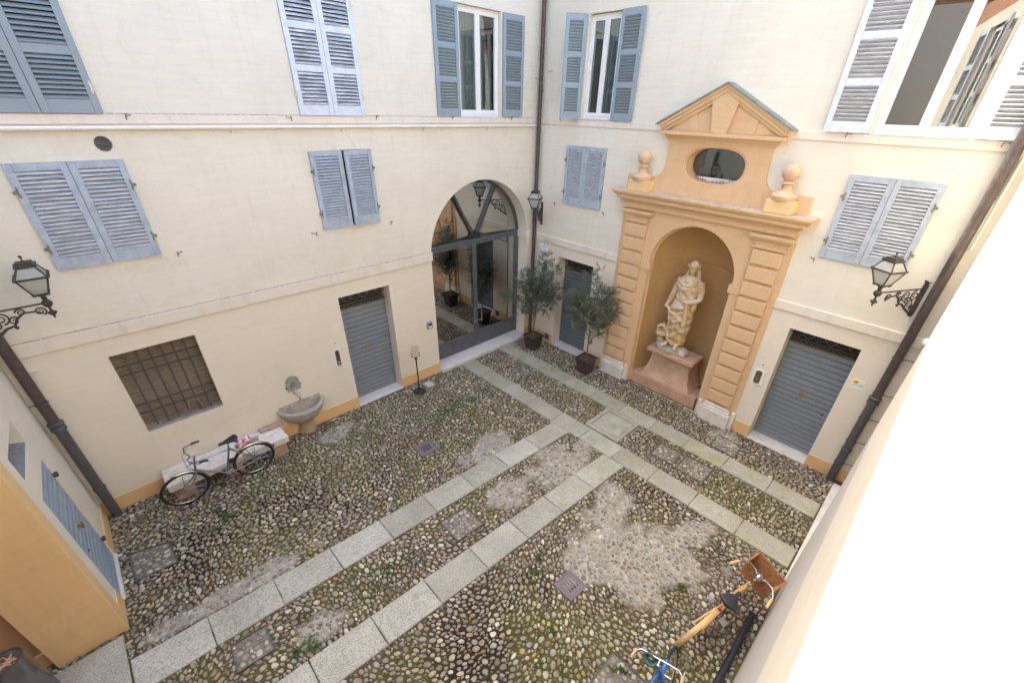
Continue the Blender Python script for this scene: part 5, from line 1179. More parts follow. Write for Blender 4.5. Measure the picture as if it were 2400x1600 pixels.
sg = thing('wall_sign', 'small white sign with a yellow emblem right of the grey door', 'sign', (XB, 0.185, 1.945), -math.pi / 2)
MB().cbox(-0.095, 0.085, -0.008, 0, -0.085, 0.085, 0.002).build('panel', 'white_plastic', sg)
MB().box(-0.075, -0.005, -0.0095, -0.0082, 0.005, 0.07).build('yellow_field', 'yellow_print', sg)
MB().prism([(-0.062, 0.045), (-0.045, 0.040), (-0.030, 0.05), (-0.014, 0.055), (-0.03, 0.036), (-0.04, 0.022), (-0.052, 0.030)], 1, -0.0105, -0.0096).build('bird_emblem', 'black_print', sg)
def text_on(parent, body, size, loc, mat, rot=(math.pi / 2, 0, 0), name='lettering'):
    cu = bpy.data.curves.new(name, 'FONT'); cu.body = body; cu.size = size; cu.align_x = 'CENTER'; cu.align_y = 'CENTER'; cu.extrude = 0.0006
    o = bpy.data.objects.new('tmp_text', cu); COL.objects.link(o)
    dg = bpy.context.evaluated_depsgraph_get(); me = bpy.data.meshes.new_from_object(o.evaluated_get(dg)); bpy.data.objects.remove(o); bpy.data.curves.remove(cu)
    me.materials.clear(); me.materials.append(MATS[mat]); return put(name, me, parent, loc, rot)
text_on(sg, 'AREA', 0.026, (0.045, -0.0095, 0.008), 'black_print'); text_on(sg, 'VIDEOSORVEGLIATA', 0.0165, (-0.005, -0.0095, -0.022), 'black_print')
vt = thing('round_vent', 'round grey ventilation grille under the pale pipe', 'vent', (0.485, YA, 5.28))
ring = MB(); ring.torus((0, -0.006, 0), 0.078, 0.008, 1, 28, 6).build('rim', 'vent_grey', vt, smooth=60)
for k in range(9):
    z = -0.064 + 0.016 * k; hw = math.sqrt(max(0.0, 0.076 ** 2 - z * z)); MB().prism([(-0.012, z - 0.002), (-0.002, z + 0.006), (0.0, z + 0.003), (-0.010, z - 0.005)], 0, -hw, hw).build('louvre', 'vent_grey', vt)
MB().prism(arc(0, 0, 0.077, 0, 2 * math.pi, 24)[:-1], 1, -0.001, 0.002).build('back_plate', 'black_plastic', vt)

# ------------------------------------------------------------------ pipes
def clip(parent, u, z, y, r): MB().torus((u, y, z), r + 0.003, 0.004, 0, 14, 5).box(u - 0.008, u + 0.008, y - 0.004, y + 0.05, z - r - 0.035, z - r - 0.02).tube([(u, y, z - r), (u, y + 0.01, z - r - 0.04), (u, y + 0.04, z - r - 0.04)], 0.005, 5).build('clip', 'pipe_cream', parent)
hp = thing('wall_pipe', 'long pale horizontal pipe clipped along the wall below the upper windows', 'pipe', (0, YA, 0))
MB().tube([(XD, -0.045, 5.452), (8.30, -0.045, 5.440)], 0.026, 12).build('pipe', 'pipe_cream', hp, smooth=60)
for u in (0.26, 1.94, 3.58, 5.17, 6.76): clip(hp, u, 5.451 - 0.0012 * (u + 1), -0.045, 0.026)
def downpipe(name, label, x, y, r, z_split, top, mats, joints, brackets, bdir):
    d = thing(name, label, 'downpipe', (x, y, 0))
    MB().tube([(0, 0, z_split), (0, 0, top)], r, 16).build('upper_pipe', mats[0], d, smooth=60)
    MB().tube([(0, 0, -0.02), (0, 0, z_split - 0.001)], r * 1.05, 16).build('lower_pipe', mats[1], d, smooth=60)
    if z_split > 0.1: MB().lathe([(r * 1.06, 0), (r * 1.35, 0.01), (r * 1.35, 0.05), (r * 1.15, 0.065), (r * 1.3, 0.085), (r * 1.42, 0.10), (r * 1.42, 0.13), (r * 1.1, 0.145)], 18, (0, 0, z_split - 0.10)).build('collar', mats[1], d, smooth=40)
    for z in joints: MB().lathe([(r * 1.06, 0), (r * 1.22, 0.01), (r * 1.22, 0.05), (r * 1.06, 0.06)], 18, (0, 0, z)).build('collar', mats[1], d, smooth=40)
    for z in brackets: MB().torus((0, 0, z), r + 0.006, 0.007, 2, 16, 5).tube([(0, 0, z), (bdir[0], bdir[1], z)], 0.007, 5).build('bracket', mats[1], d)
    return d
downpipe('downpipe', 'brown downpipe in the corner between the arched door and olive trees', 8.265, 7.735, 0.045, 0.05, 7.95, ('copper_pipe', 'iron_pipe'), (), (6.13, 3.6), (0.10, 0.0))
downpipe('downpipe', 'thick dark downpipe in the left corner above the board door', XD + 0.13, YA - 0.105, 0.062, 1.86, 4.5, ('copper_pipe', 'iron_pipe'), (0.58,), (2.22, 4.8), (-0.12, 0.0))
downpipe('downpipe', 'dark downpipe in the right corner beside the sunlit wall', XB - 0.10, -0.105, 0.062, 1.85, 7.4, ('copper_pipe', 'iron_pipe'), (0.72,), (2.62, 1.95, 1.45, 0.95, 0.45), (0.06, -0.2))
wp = thing('wall_pipe', 'thin pale vertical pipe in the right corner behind the dark downpipe', 'pipe', (XB, -0.205, 0), -math.pi / 2)
MB().tube([(0, -0.03, 4.32), (0, -0.03, 5.42)], 0.022, 10).tube([(0, -0.03, 4.50), (0, -0.03, 4.56)], 0.028, 10).build('pipe', 'pipe_cream', wp, smooth=60)
for loc, rz, lab in (((XB, 7.60, 6.50), -math.pi / 2, 'short white pipe stub on the wall right of the corner downpipe'), ((8.22, YA, 6.38), 0, 'short white pipe stub on the wall left of the corner downpipe'), ((-1.20, YA, 2.66), 0, 'short white pipe stub beside the thick left downpipe')):
    o = thing('pipe_stub', lab, 'pipe', loc, rz); MB().tube([(0, -0.02, 0), (0.11, -0.03, 0.0)] if rz else [(-0.05, -0.02, 0), (0.05, -0.03, 0.0)], 0.014, 8).tube([(0, 0.01, 0), (0, -0.03, 0)], 0.016, 8).build('stub', 'white_plastic', o, smooth=60)
dl = thing('dome_light', 'small white dome light on the ledge in the right corner', 'light', (7.98, YC - 0.10, 3.05)); MB().lathe([(0.055, 0), (0.06, 0.02), (0.055, 0.06), (0.035, 0.085), (0.002, 0.095)], 14).build('dome', 'white_plastic', dl, smooth=60)

# ------------------------------------------------------------------ lanterns on scrolled brackets
def spiral(c, r0, turns, a0, y, n=26, d=1): return [(c[0] + r0 * (1 - 0.8 * i / n) * math.cos(a0 + d * turns * 2 * math.pi * i / n), y, c[1] + r0 * (1 - 0.8 * i / n) * math.sin(a0 + d * turns * 2 * math.pi * i / n)) for i in range(n + 1)]
def lantern(label, loc, rotz, arm=0.80):
    """origin at the wall plate; the arm runs along local +x; lantern stands on its end"""
    L = thing('wall_lantern', label, 'lantern', loc, rotz, 'scrolled wall lanterns')
    MB().box(-0.0, 0.022, -0.03, 0.03, -0.40, 0.06).prism([(0.0, 0.06), (0.022, 0.06), (0.06, 0.13), (0.0, 0.10)], 1, -0.02, 0.02).tube([(0.012, -0.06, 0.115), (0.02, 0, 0.075), (0.012, 0.06, 0.115)], [0.004, 0.012, 0.004], 6).ball((0.02, 0, -0.41), 0.035, 10, 6, (1, 1, 0.7)).build('wall_plate', 'iron_lamp', L)
    MB().tube([(0.0, 0, 0.0), (arm - 0.03, 0, 0.0)], 0.011, 8).build('arm', 'iron_lamp', L)
    s = MB()
    s.tube([(0.03, 0, -0.38), (0.10, 0, -0.36), (0.20, 0, -0.30), (0.30, 0, -0.22), (0.38, 0, -0.20), (0.42, 0, -0.13), (0.50, 0, -0.07), (0.60, 0, -0.08), (0.66, 0, -0.12)], [0.018, 0.018, 0.016, 0.015, 0.013, 0.013, 0.012, 0.011, 0.009], 7)
    for c, r, a0, tr, d in (((0.64, -0.085), 0.055, -1.2, 1.6, 1), ((0.48, -0.055), 0.045, 3.0, 1.5, -1), ((0.30, -0.09), 0.075, -1.5, 1.7, 1), ((0.13, -0.10), 0.08, 1.5, 1.6, -1), ((0.16, -0.23), 0.075, -1.5, 1.6, 1), ((0.07, -0.29), 0.05, 1.2, 1.4, -1), ((0.40, -0.14), 0.05, 0.5, 1.4, 1), ((0.24, -0.17), 0.05, 2.5, 1.3, -1)):
        s.tube(spiral(c, r, tr, a0, 0, d=d), [0.010 - 0.004 * i / 26 for i in range(27)], 6)
    s.ball((0.385, 0, -0.225), 0.02, 8, 6); s.build('scrollwork', 'iron_lamp', L, smooth=60)
    x = arm
    MB().ball((x, 0, -0.005), 0.05, 12, 8).lathe([(0.002, -0.20), (0.012, -0.185), (0.010, -0.165), (0.042, -0.135), (0.045, -0.12), (0.015, -0.10), (0.012, -0.05)], 12, (x, 0, 0)).lathe([(0.012, 0.03), (0.03, 0.06), (0.02, 0.08), (0.055, 0.10), (0.06, 0.108)], 12, (x, 0, 0)).build('drop_finial', 'iron_lamp', L, smooth=50)
    sc_ = MB()
    for k in range(4):
        a = math.pi / 4 + k * math.pi / 2; pts = [(x + math.cos(a) * p[0], math.sin(a) * p[0], p[2] + 0.10) for p in [(q[0], 0, q[2]) for q in spiral((0.085, 0.03), 0.03, 1.3, math.pi, 0, 16)]]
        sc_.tube([(x + math.cos(a) * 0.02, math.sin(a) * 0.02, 0.085)] + pts, 0.006, 5)
    sc_.build('base_scrolls', 'iron_lamp', L)
    zb, zm, zt = 0.125, 0.335, 0.455; wb, wm, wt = 0.065, 0.135, 0.075
    fr = MB()
    cor = [(-1, -1), (1, -1), (1, 1), (-1, 1)]
    for k in range(4):
        a, b = cor[k], cor[(k + 1) % 4]
        P = lambda c, w, z: (x + c[0] * w, c[1] * w, z)
        fr.tube([P(a, wb, zb), P(a, wm, zm)], 0.010, 5); fr.tube([P(a, wm, zm), P(a, wt, zt)], 0.010, 5)
        fr.tube([P(a, wb, zb), P(b, wb, zb)], 0.009, 5); fr.tube([P(a, wm + 0.008, zm), P(b, wm + 0.008, zm)], 0.014, 5); fr.tube([P(a, wt, zt), P(b, wt, zt)], 0.010, 5)
    fr.build('lantern_frame', 'iron_lamp', L)
    for k in range(4):
        a, b = cor[k], cor[(k + 1) % 4]
        P = lambda c, w, z: (x + c[0] * w, c[1] * w, z)
        MB().quad(P(a, wb - .002, zb), P(b, wb - .002, zb), P(b, wm - .002, zm), P(a, wm - .002, zm)).build('pane', 'glass_frosted', L); MB().quad(P(a, wm - .002, zm), P(b, wm - .002, zm), P(b, wt - .002, zt), P(a, wt - .002, zt)).build('roof_pane', 'glass_frosted', L)
    cp = MB().prism([(x - 0.095, -0.095), (x + 0.095, -0.095), (x + 0.095, 0.095), (x - 0.095, 0.095)], 2, zt + 0.004, zt + 0.024); cp.prism([(x - 0.07, -0.07), (x + 0.07, -0.07), (x + 0.07, 0.07), (x - 0.07, 0.07)], 2, zt + 0.0245, zt + 0.05); cp.tube([(x, 0, zt + 0.05), (x, 0, zt + 0.10)], 0.008, 6); cp.ball((x, 0, zt + 0.11), 0.018, 8, 6)
    cp.build('cap', 'iron_lamp', L)
    MB().tube([(x, 0, zb), (x, 0, zb + 0.06)], 0.015, 8).ball((x, 0, zb + 0.11), 0.035, 10, 8, (1, 1, 1.5)).build('bulb', 'white_plastic', L)
lantern('rusty wall lantern on a scrolled bracket above the left downpipe', (XD, 7.42, 3.62), 0.0, 0.73)
lantern('wall lantern beside the corner downpipe above the olive trees', (XB, 7.59, 3.66), math.atan2(-0.40, -0.70), 0.80)
lantern('wall lantern on a scrolled bracket above the right grey door', (XB, 0.02, 3.70), math.atan2(0.46, -0.80), 0.88)

# ------------------------------------------------------------------ sign stand, bin, pole
ss = thing('sign_stand', 'black floor sign stand with a clear empty holder near the left grey door', 'sign stand', (4.23, 7.42, 0.02), rad(-25))
MB().lathe([(0.002, 0), (0.145, 0), (0.15, 0.01), (0.14, 0.022), (0.03, 0.03), (0.002, 0.032)], 28).build('base', 'iron_black', ss, smooth=40)
MB().tube([(0, 0, 0.03), (0, 0, 0.90)], 0.016, 10).lathe([(0.018, 0), (0.028, 0.01), (0.028, 0.05), (0.018, 0.06)], 12, (0, 0, 0.86)).build('post', 'black_plastic', ss, smooth=50)
MB().tube([(-0.085, 0, 1.05), (-0.085, -0.01, 0.95), (0, 0, 0.92), (0.085, -0.01, 0.95), (0.085, 0, 1.05)], 0.008, 6).tube([(0, 0, 0.90), (0, 0, 0.93)], 0.012, 8).build('fork', 'black_plastic', ss)
MB().box(-0.083, 0.083, -0.004, 0.0, 0.955, 1.21).build('clear_holder', 'clear_sheet', ss)
bn = thing('litter_bin', 'polished steel ash bin standing in the orange passage', 'bin', (-2.20, 5.17, 0.0))
MB().lathe([(0.148, 0), (0.15, 0.01), (0.15, 0.76), (0.145, 0.775), (0.135, 0.775), (0.13, 0.75), (0.002, 0.745)], 32).build('body', 'bin_steel', bn, smooth=40)
mb = MB()
for k in range(16): mb.tube([(rng.uniform(-.09, .09), rng.uniform(-.09, .09), 0.752) for _ in range(2)], 0.005, 5)
o = mb.build('cigarette_butts', 'cork', bn); o['kind'] = 'stuff'
MB().ball((0.06, -0.145, 0.30), 0.035, 12, 8, (1, 0.25, 1)).build('hole', 'black_plastic', bn)
pl = thing('black_pole', 'long black tube lying along the foot of the right wall', 'pole', (4.58, -0.06, 0.055), math.pi + rad(0.5)); MB().tube([(0, 0, 0), (0.02, 0, 0), (1.9, 0, 0)], [0.030, 0.040, 0.040], 14).build('tube', 'speckled_black', pl, smooth=60)
MB().tube([(-0.003, 0, 0), (0.03, 0, 0)], 0.043, 14).build('end_cap', 'black_plastic', pl)

# ------------------------------------------------------------------ bicycles (local x forward, z up, origin on the ground midway between the wheels)
def bicycle(label, loc, heading, lean, S):
    r = S.get('r', 0.335); wb = S.get('wb', 1.03); xr, xf = -wb / 2, wb / 2
    B = thing('bicycle', label, 'bicycle', loc, rot=(0, 0, 0), group='bicycles left in the courtyard')
    B.rotation_mode = 'XYZ'; B.rotation_euler = (lean, 0, heading)
    fm, met = S['frame'], S.get('metal', 'chrome')
    steer = S.get('steer', 0.0)
    head_b, head_t = Vector((xf - 0.215, 0, 0.60)), Vector((xf - 0.265, 0, S.get('head', 0.80)))
    axis = (head_t - head_b).normalized()
    SM = Matrix.Translation(head_b) @ Matrix.Rotation(steer, 4, axis) @ Matrix.Translation(-head_b)
    def wheel(cx, M):
        w = MB(); w.t = M; w.torus((cx, 0, r), r - 0.018, 0.018, 1, 48, 8); tw = w.build('wheel', S.get('tyre', 'rubber'), B, smooth=60)
        m = MB(); m.t = M; m.torus((cx, 0, r), r - 0.042, 0.010, 1, 48, 6); m.build('rim', S.get('rim', met), tw, smooth=60)
        s = MB(); s.t = M
        for k in range(28):
            a = 2 * math.pi * k / 28; y = 0.025 if k % 2 else -0.025
            s.tube([(cx + 0.02 * math.cos(a + 0.9), y, r + 0.02 * math.sin(a + 0.9)), (cx + (r - 0.045) * math.cos(a), 0, r + (r - 0.045) * math.sin(a))], 0.0014, 3, caps=False)
        s.tube([(cx, -0.05, r), (cx, 0.05, r)], 0.018, 8); s.build('spokes', met, tw)
        f0, f1 = S['fender'] if cx < 0 else S['fender_front']
        f = MB(); f.t = M; R = r + 0.022; w2 = S.get('fw', 0.024)
        n = 24
        for i in range(n):
            a, b = rad(f0 + (f1 - f0) * i / n), rad(f0 + (f1 - f0) * (i + 1) / n)
            for y0, y1, q0, q1 in ((-w2, -w2 * 0.5, -0.012, 0), (-w2 * 0.5, w2 * 0.5, 0, 0), (w2 * 0.5, w2, 0, -0.012)):
                P = lambda t, y, q: (cx + (R + q) * math.cos(t), y, r + (R + q) * math.sin(t))
                f.quad(P(a, y0, q0), P(a, y1, q1), P(b, y1, q1), P(b, y0, q0))
                f.quad(P(a, y0, q0 - 0.003), P(b, y0, q0 - 0.003), P(b, y1, q1 - 0.003), P(a, y1, q1 - 0.003))
        f.weld = True; f.build('mudguard', S.get('fender_mat', met), B, smooth=50)
        st = MB(); st.t = M
        for y in (-0.03, 0.03): st.tube([(cx, y, r), (cx + (R) * math.cos(rad(f0 + 25)) , y * 0.7, r + R * math.sin(rad(f0 + 25)))], 0.003, 4)
        st.build('mudguard_stay', met, B)
    wheel(xr, Matrix.Identity(4)); wheel(xf, SM)
    bb = Vector((xr + 0.44, 0, 0.285)); seat_t = Vector((xr + 0.28, 0, S.get('seat_lug', 0.78)))
    tr = S.get('tr', 0.015)
    fr = MB()
    if S.get('step'):
        fr.tube([head_t - axis * 0.06, (0.10, 0, 0.55), bb + Vector((-0.03, 0, 0.18))], tr, 10); fr.tube([head_b + axis * 0.02, (0.10, 0, 0.40), bb], tr, 10)
    else:
        fr.tube([head_t - axis * 0.04, seat_t - Vector((0, 0, 0.03))], tr, 10); fr.tube([head_b + axis * 0.03, bb], tr * 1.1, 10)
    fr.tube([bb, seat_t], tr * 1.05, 10); fr.tube([head_b, head_t], tr * 1.2, 10)
    for y in (-1, 1):
        fr.tube([bb + Vector((0, 0.02 * y, 0)), (xr + 0.2, 0.045 * y, 0.30), (xr, 0.055 * y, r)], tr * 0.65, 7); fr.tube([seat_t + Vector((0, 0.015 * y, -0.03)), (xr, 0.055 * y, r)], tr * 0.55, 7)
    fr.build('frame', fm, B, smooth=60)
    fk = MB(); fk.t = SM
    for y in (-1, 1): fk.tube([head_b + Vector((0, 0.028 * y, -0.01)), (xf - 0.15, 0.045 * y, 0.46), (xf - 0.05, 0.05 * y, r + 0.04), (xf, 0.05 * y, r)], [0.013, 0.012, 0.009, 0.008], 7)
    fk.tube([head_b + Vector((0, -0.03, -0.005)), head_b + Vector((0, 0.03, -0.005))], 0.014, 7); fk.build('fork', S.get('fork', fm), B, smooth=60)
    sp = MB(); sp.tube([seat_t - Vector((-0.02, 0, 0.05)), (xr + 0.265, 0, S.get('saddle', 0.92) - 0.03)], 0.012, 8); sp.build('seat_post', met, B, smooth=60)
    zs = S.get('saddle', 0.92); sx = xr + 0.25
    sd_ = MB(); n = 18; rows = 16; vs = []; fs = []
    for i in range(rows + 1):
        t = i / rows; x = sx - 0.135 + 0.285 * t
        hw = 0.022 + (0.085 if not S.get('wide') else 0.115) * max(0.0, 1 - t * 1.35) ** 0.75 if t > 0.10 else (0.075 if not S.get('wide') else 0.10) * math.sqrt(t / 0.10 + 0.05)
        for k in range(n):
            a = 2 * math.pi * k / n; top = math.sin(a) > 0
            vs.append((x, hw * math.cos(a), zs + (0.028 if top else 0.04) * math.sin(a) * (0.7 + 0.3 * (1 - t)) + 0.02 * (1 - t) ** 2))
    for i in range(rows):
        for k in range(n): fs.append((i * n + k, i * n + (k + 1) % n, (i + 1) * n + (k + 1) % n, (i + 1) * n + k))
    fs += [tuple(range(n))[::-1], tuple(rows * n + k for k in range(n))]
    sd_._add(vs, fs).build('saddle', 'leather', B, smooth=50)
    # handlebar: S['bar'] = list of (x, y, z) for the +y half, relative to the stem head
    hd = head_t + axis * S.get('stem', 0.12)
    stm = MB(); stm.t = SM; stm.tube([head_t, hd], 0.012, 8).tube([hd, hd + Vector((0.05, 0, 0.01))], 0.014, 8).build('stem', met, B, smooth=60)
    half = [Vector(p) for p in S['bar']]; o = hd + Vector((0.05, 0, 0.01))
    pts = [o + Vector((p.x, -p.y, p.z)) for p in reversed(half[1:])] + [o + half[0]] + [o + p for p in half[1:]]
    hb = MB(); hb.t = SM; hb.tube(pts, 0.011, 8); hbo = hb.build('handlebar', met, B, smooth=60)
    for y in (-1, 1):
        a, b = half[-2], half[-1]; m = Vector((a.x + (b.x - a.x) * 0.15, 0, 0)); A = o + Vector((a.x * .4 + b.x * .6, y * (a.y * .4 + b.y * .6), a.z * .4 + b.z * .6)); Bq = o + Vector((b.x, y * b.y, b.z)); d = (Bq - A).normalized()
        g = MB(); g.t = SM; g.tube([A - d * 0.05, Bq + d * 0.03], 0.017, 8); g.build('grip', S.get('grip', 'black_plastic'), hbo, smooth=60)
        l = MB(); l.t = SM; q = A - d * 0.07; l.tube([q, q + Vector((0.05, 0, -0.015)), q + Vector((0.045, 0, -0.02)) + d * 0.10], 0.006, 6); l.build('brake_lever', met, hbo, smooth=60)
    # crank, chain guard, pedals
    cr = MB(); cr.torus((bb.x, -0.05, bb.z), 0.085, 0.006, 1, 26, 5); cr.tube([(bb.x, -0.07, bb.z), (bb.x, 0.07, bb.z)], 0.018, 8)
    for y, a in ((-1, 2.4), (1, 2.4 + math.pi)): cr.tube([(bb.x, 0.065 * y, bb.z), (bb.x + 0.165 * math.cos(a), 0.075 * y, bb.z + 0.165 * math.sin(a))], 0.008, 6)
    for k in range(5): cr.tube([(bb.x, -0.05, bb.z), (bb.x + 0.085 * math.cos(k * 1.257), -0.05, bb.z + 0.085 * math.sin(k * 1.257))], 0.006, 5)
    cro = cr.build('crankset', met, B, smooth=60)
    for y, a in ((-1, 2.4), (1, 2.4 + math.pi)):
        px, pz = bb.x + 0.165 * math.cos(a), bb.z + 0.165 * math.sin(a); MB().cbox(px - 0.045, px + 0.045, min(0.085 * y, 0.175 * y), max(0.085 * y, 0.175 * y), pz - 0.012, pz + 0.012, 0.004).build('pedal', S.get('pedal', 'black_plastic'), cro)
    ch = MB(); pts = [(bb.x + 0.088 * math.cos(a), -0.05, bb.z + 0.088 * math.sin(a)) for a in [rad(-90 + 18 * k) for k in range(11)]] + [(xr + 0.035 * math.cos(a), -0.05, r + 0.035 * math.sin(a)) for a in [rad(90 + 30 * k) for k in range(7)]]
    ch.tube(pts, 0.005, 4, closed=True); ch.build('chain', 'black_plastic', B)
    ks = MB().tube([(bb.x - 0.06, 0.04, bb.z), (bb.x - 0.20, 0.14, 0.015)], 0.009, 6); ks.build('kickstand', met, B)
    tl = MB().ball((xr - r - 0.02, 0, r + 0.19) if not S.get('tail') else S['tail'], 0.026, 10, 8, (0.6, 1.0, 1.2)); tl.build('tail_light', 'red_lens', B, smooth=60)
    return B, SM, o, xr, xf, r
SIL = dict(frame='steel', fender=(28, 175), fender_front=(45, 190), bar=[(0, 0, 0), (0.05, 0.10, 0.03), (0.03, 0.21, 0.04), (-0.06, 0.25, 0.03), (-0.16, 0.265, 0.015)], head=0.82, seat_lug=0.80, saddle=0.93, stem=0.10, tail=(-0.515 - 0.345, 0, 0.45))
SIL['fender'] = (50, 168); SIL['fender_front'] = (72, 188); SIL['fw'] = 0.018
b1, SM1, o1, xr, xf, r = bicycle('silver city bicycle leaning against the white stone bench', (0.155, 7.215, 0.016), math.pi, rad(-5), SIL)
bg = MB(); rr = random.Random(2)
for k in range(16): bg.ball((xr + 0.03 + rr.uniform(-0.09, 0.11), rr.uniform(-0.045, 0.045), 0.80 + rr.uniform(-0.05, 0.06)), rr.uniform(0.03, 0.055), 7, 5, (1, 0.7, 0.9))
bgm = bg.build('saddle_bag', 'pink_bag', b1, smooth=20)
MB().box(xr - 0.16, xr + 0.20, -0.055, 0.055, 0.735, 0.745).tube([(xr, -0.06, r), (xr - 0.08, -0.055, 0.735)], 0.004, 5).tube([(xr, 0.06, r), (xr - 0.08, 0.055, 0.735)], 0.004, 5).build('luggage_rack', 'steel', b1)
MB().tube([(xf - 0.235, -0.03, 0.77), (xf - 0.19, -0.035, 0.77)], 0.028, 10).build('headlight', 'blue_lens', b1, smooth=60)
MB().tube([(xf - 0.33, 0, 0.75), (xf - 0.42, 0.02, 0.735)], 0.016, 8).build('pump', 'black_plastic', b1)
mb = MB()
for y in (-0.2, 0.2): mb.tube([o1 + Vector((-0.02, y, 0.03)), o1 + Vector((0.10, y * 0.7, -0.06)), o1 + Vector((0.09, y * 0.2, -0.2)), o1 + Vector((0.0, 0, -0.33))], 0.0035, 5)
mb.build('brake_cables', 'black_plastic', b1)
MB().tube([(xr + 0.15, -0.03, 0.62), (xr + 0.22, -0.05, 0.52), (xr + 0.30, -0.05, 0.44)], 0.02, 8).build('cable_lock', 'rubber', b1, smooth=60)

BAM = dict(frame='bamboo', fork='bamboo', fender=(45, 200), fender_front=(60, 188), fender_mat='bamboo', fw=0.031, tr=0.021, rim='bamboo', tyre='tan_tyre', bar=[(0, 0, 0), (0.06, 0.08, 0.015), (0.05, 0.17, 0.03), (-0.04, 0.24, 0.03), (-0.17, 0.27, 0.015)], grip='bamboo', head=0.86, seat_lug=0.74, saddle=0.93, stem=0.12, wide=True, step=True, tail=(-0.36, 0.0, 0.80), pedal='steel', steer=rad(-4), wb=0.95)
hd2 = -0.2
b2, SM2, o2, xr, xf, r = bicycle('wooden bicycle with a wicker basket beside the right wall', (4.15, 0.345, 0.016), hd2, rad(13), BAM)
bk = MB(); bk.t = SM2; bx0, bx1, by, bz0, bz1 = o2.x + 0.075, o2.x + 0.325, 0.195, 0.715, 0.965
per = [(bx0, -by), (bx0, by), (bx1, by), (bx1, -by)]
def per_pt(t, grow):
    t = (t % 1.0) * 4; k = int(t); f = t - k; a, b = per[k], per[(k + 1) % 4]; x, y = a[0] + (b[0] - a[0]) * f, a[1] + (b[1] - a[1]) * f
    cx = (bx0 + bx1) / 2; return (cx + (x - cx) * grow, y * grow)
for j in range(13):
    z = bz0 + (bz1 - bz0) * j / 12; g = 0.86 + 0.14 * j / 12
    ph = (j % 2) * math.pi
    bk.tube([(*[c for c in per_pt(i / 96, g + 0.03 * math.sin(i * math.pi / 2 + ph))], z) for i in range(96)], 0.0085, 5, closed=True)
for i in range(48): bk.tube([(*per_pt(i / 48, 0.86), bz0), (*per_pt(i / 48, 1.0), bz1)], 0.005, 4)
for k in range(3): bk.tube([(*per_pt(i / 64, 1.01 + 0.02 * math.cos(i * 1.1 + k * 2.1)), bz1 + 0.008 + 0.008 * math.sin(i * 1.1 + k * 2.1)) for i in range(64)], 0.009, 5, closed=True)
cx = (bx0 + bx1) / 2
for i in range(22): y = -by * 0.84 + by * 1.68 * i / 21; bk.tube([(bx0 + 0.016, y, bz0), (bx1 - 0.016, y, bz0)], 0.0085, 4)
bko = bk.build('basket', 'wicker', b2, smooth=60)
cl = MB(); cl.t = SM2; cl.ball((o2.x + 0.03, 0.0, o2.z + 0.0), 0.055, 12, 8, (1.2, 0.85, 0.9)); cl.build('headlight', 'chrome', b2, smooth=60)
um = MB(); um.t = SM2; um.tube([(bx0 + 0.12, -0.15, bz0 + 0.09), (bx0 + 0.10, 0.13, bz0 + 0.13)], [0.022, 0.03], 8); um.build('rolled_umbrella', 'black_plastic', b2, smooth=60)
lk = MB().torus((-0.16, 0.0, 0.66), 0.075, 0.009, 0, 20, 6, rad(-30), rad(210)); lk.build('wheel_lock', 'steel', b2, smooth=60)

BLU = dict(frame='blue_paint', fork='blue_paint', fender=(50, 172), fender_front=(95, 150), fender_mat='blue_paint', bar=[(0, 0, 0), (0.0, 0.10, 0.005), (-0.005, 0.20, 0.01), (-0.05, 0.245, 0.01), (-0.11, 0.255, 0.0)], grip='cork', head=0.84, seat_lug=0.78, saddle=0.95, stem=0.10, tr=0.017, steer=rad(8), rim='tan_tyre', wb=1.06)
hd3 = rad(0)
b3, SM3, o3, xr, xf, r = bicycle('blue bicycle cut off by the bottom edge of the picture', (2.38, 0.27, 0.016), hd3, rad(-10), BLU)
bl = MB(); bl.t = SM3; bl.ball(tuple(o3 + Vector((0.03, 0.05, 0.02))), 0.034, 10, 8); bl.build('bell', 'chrome', b3, smooth=60)
ls = MB(); ls.t = SM3; ls.torus(tuple(o3 + Vector((-0.03, 0.08, -0.04))), 0.06, 0.014, 2, 18, 6).torus(tuple(o3 + Vector((-0.02, 0.10, -0.02))), 0.05, 0.012, 0, 18, 6); ls.build('cable_lock', 'teal_plastic', b3, smooth=60)

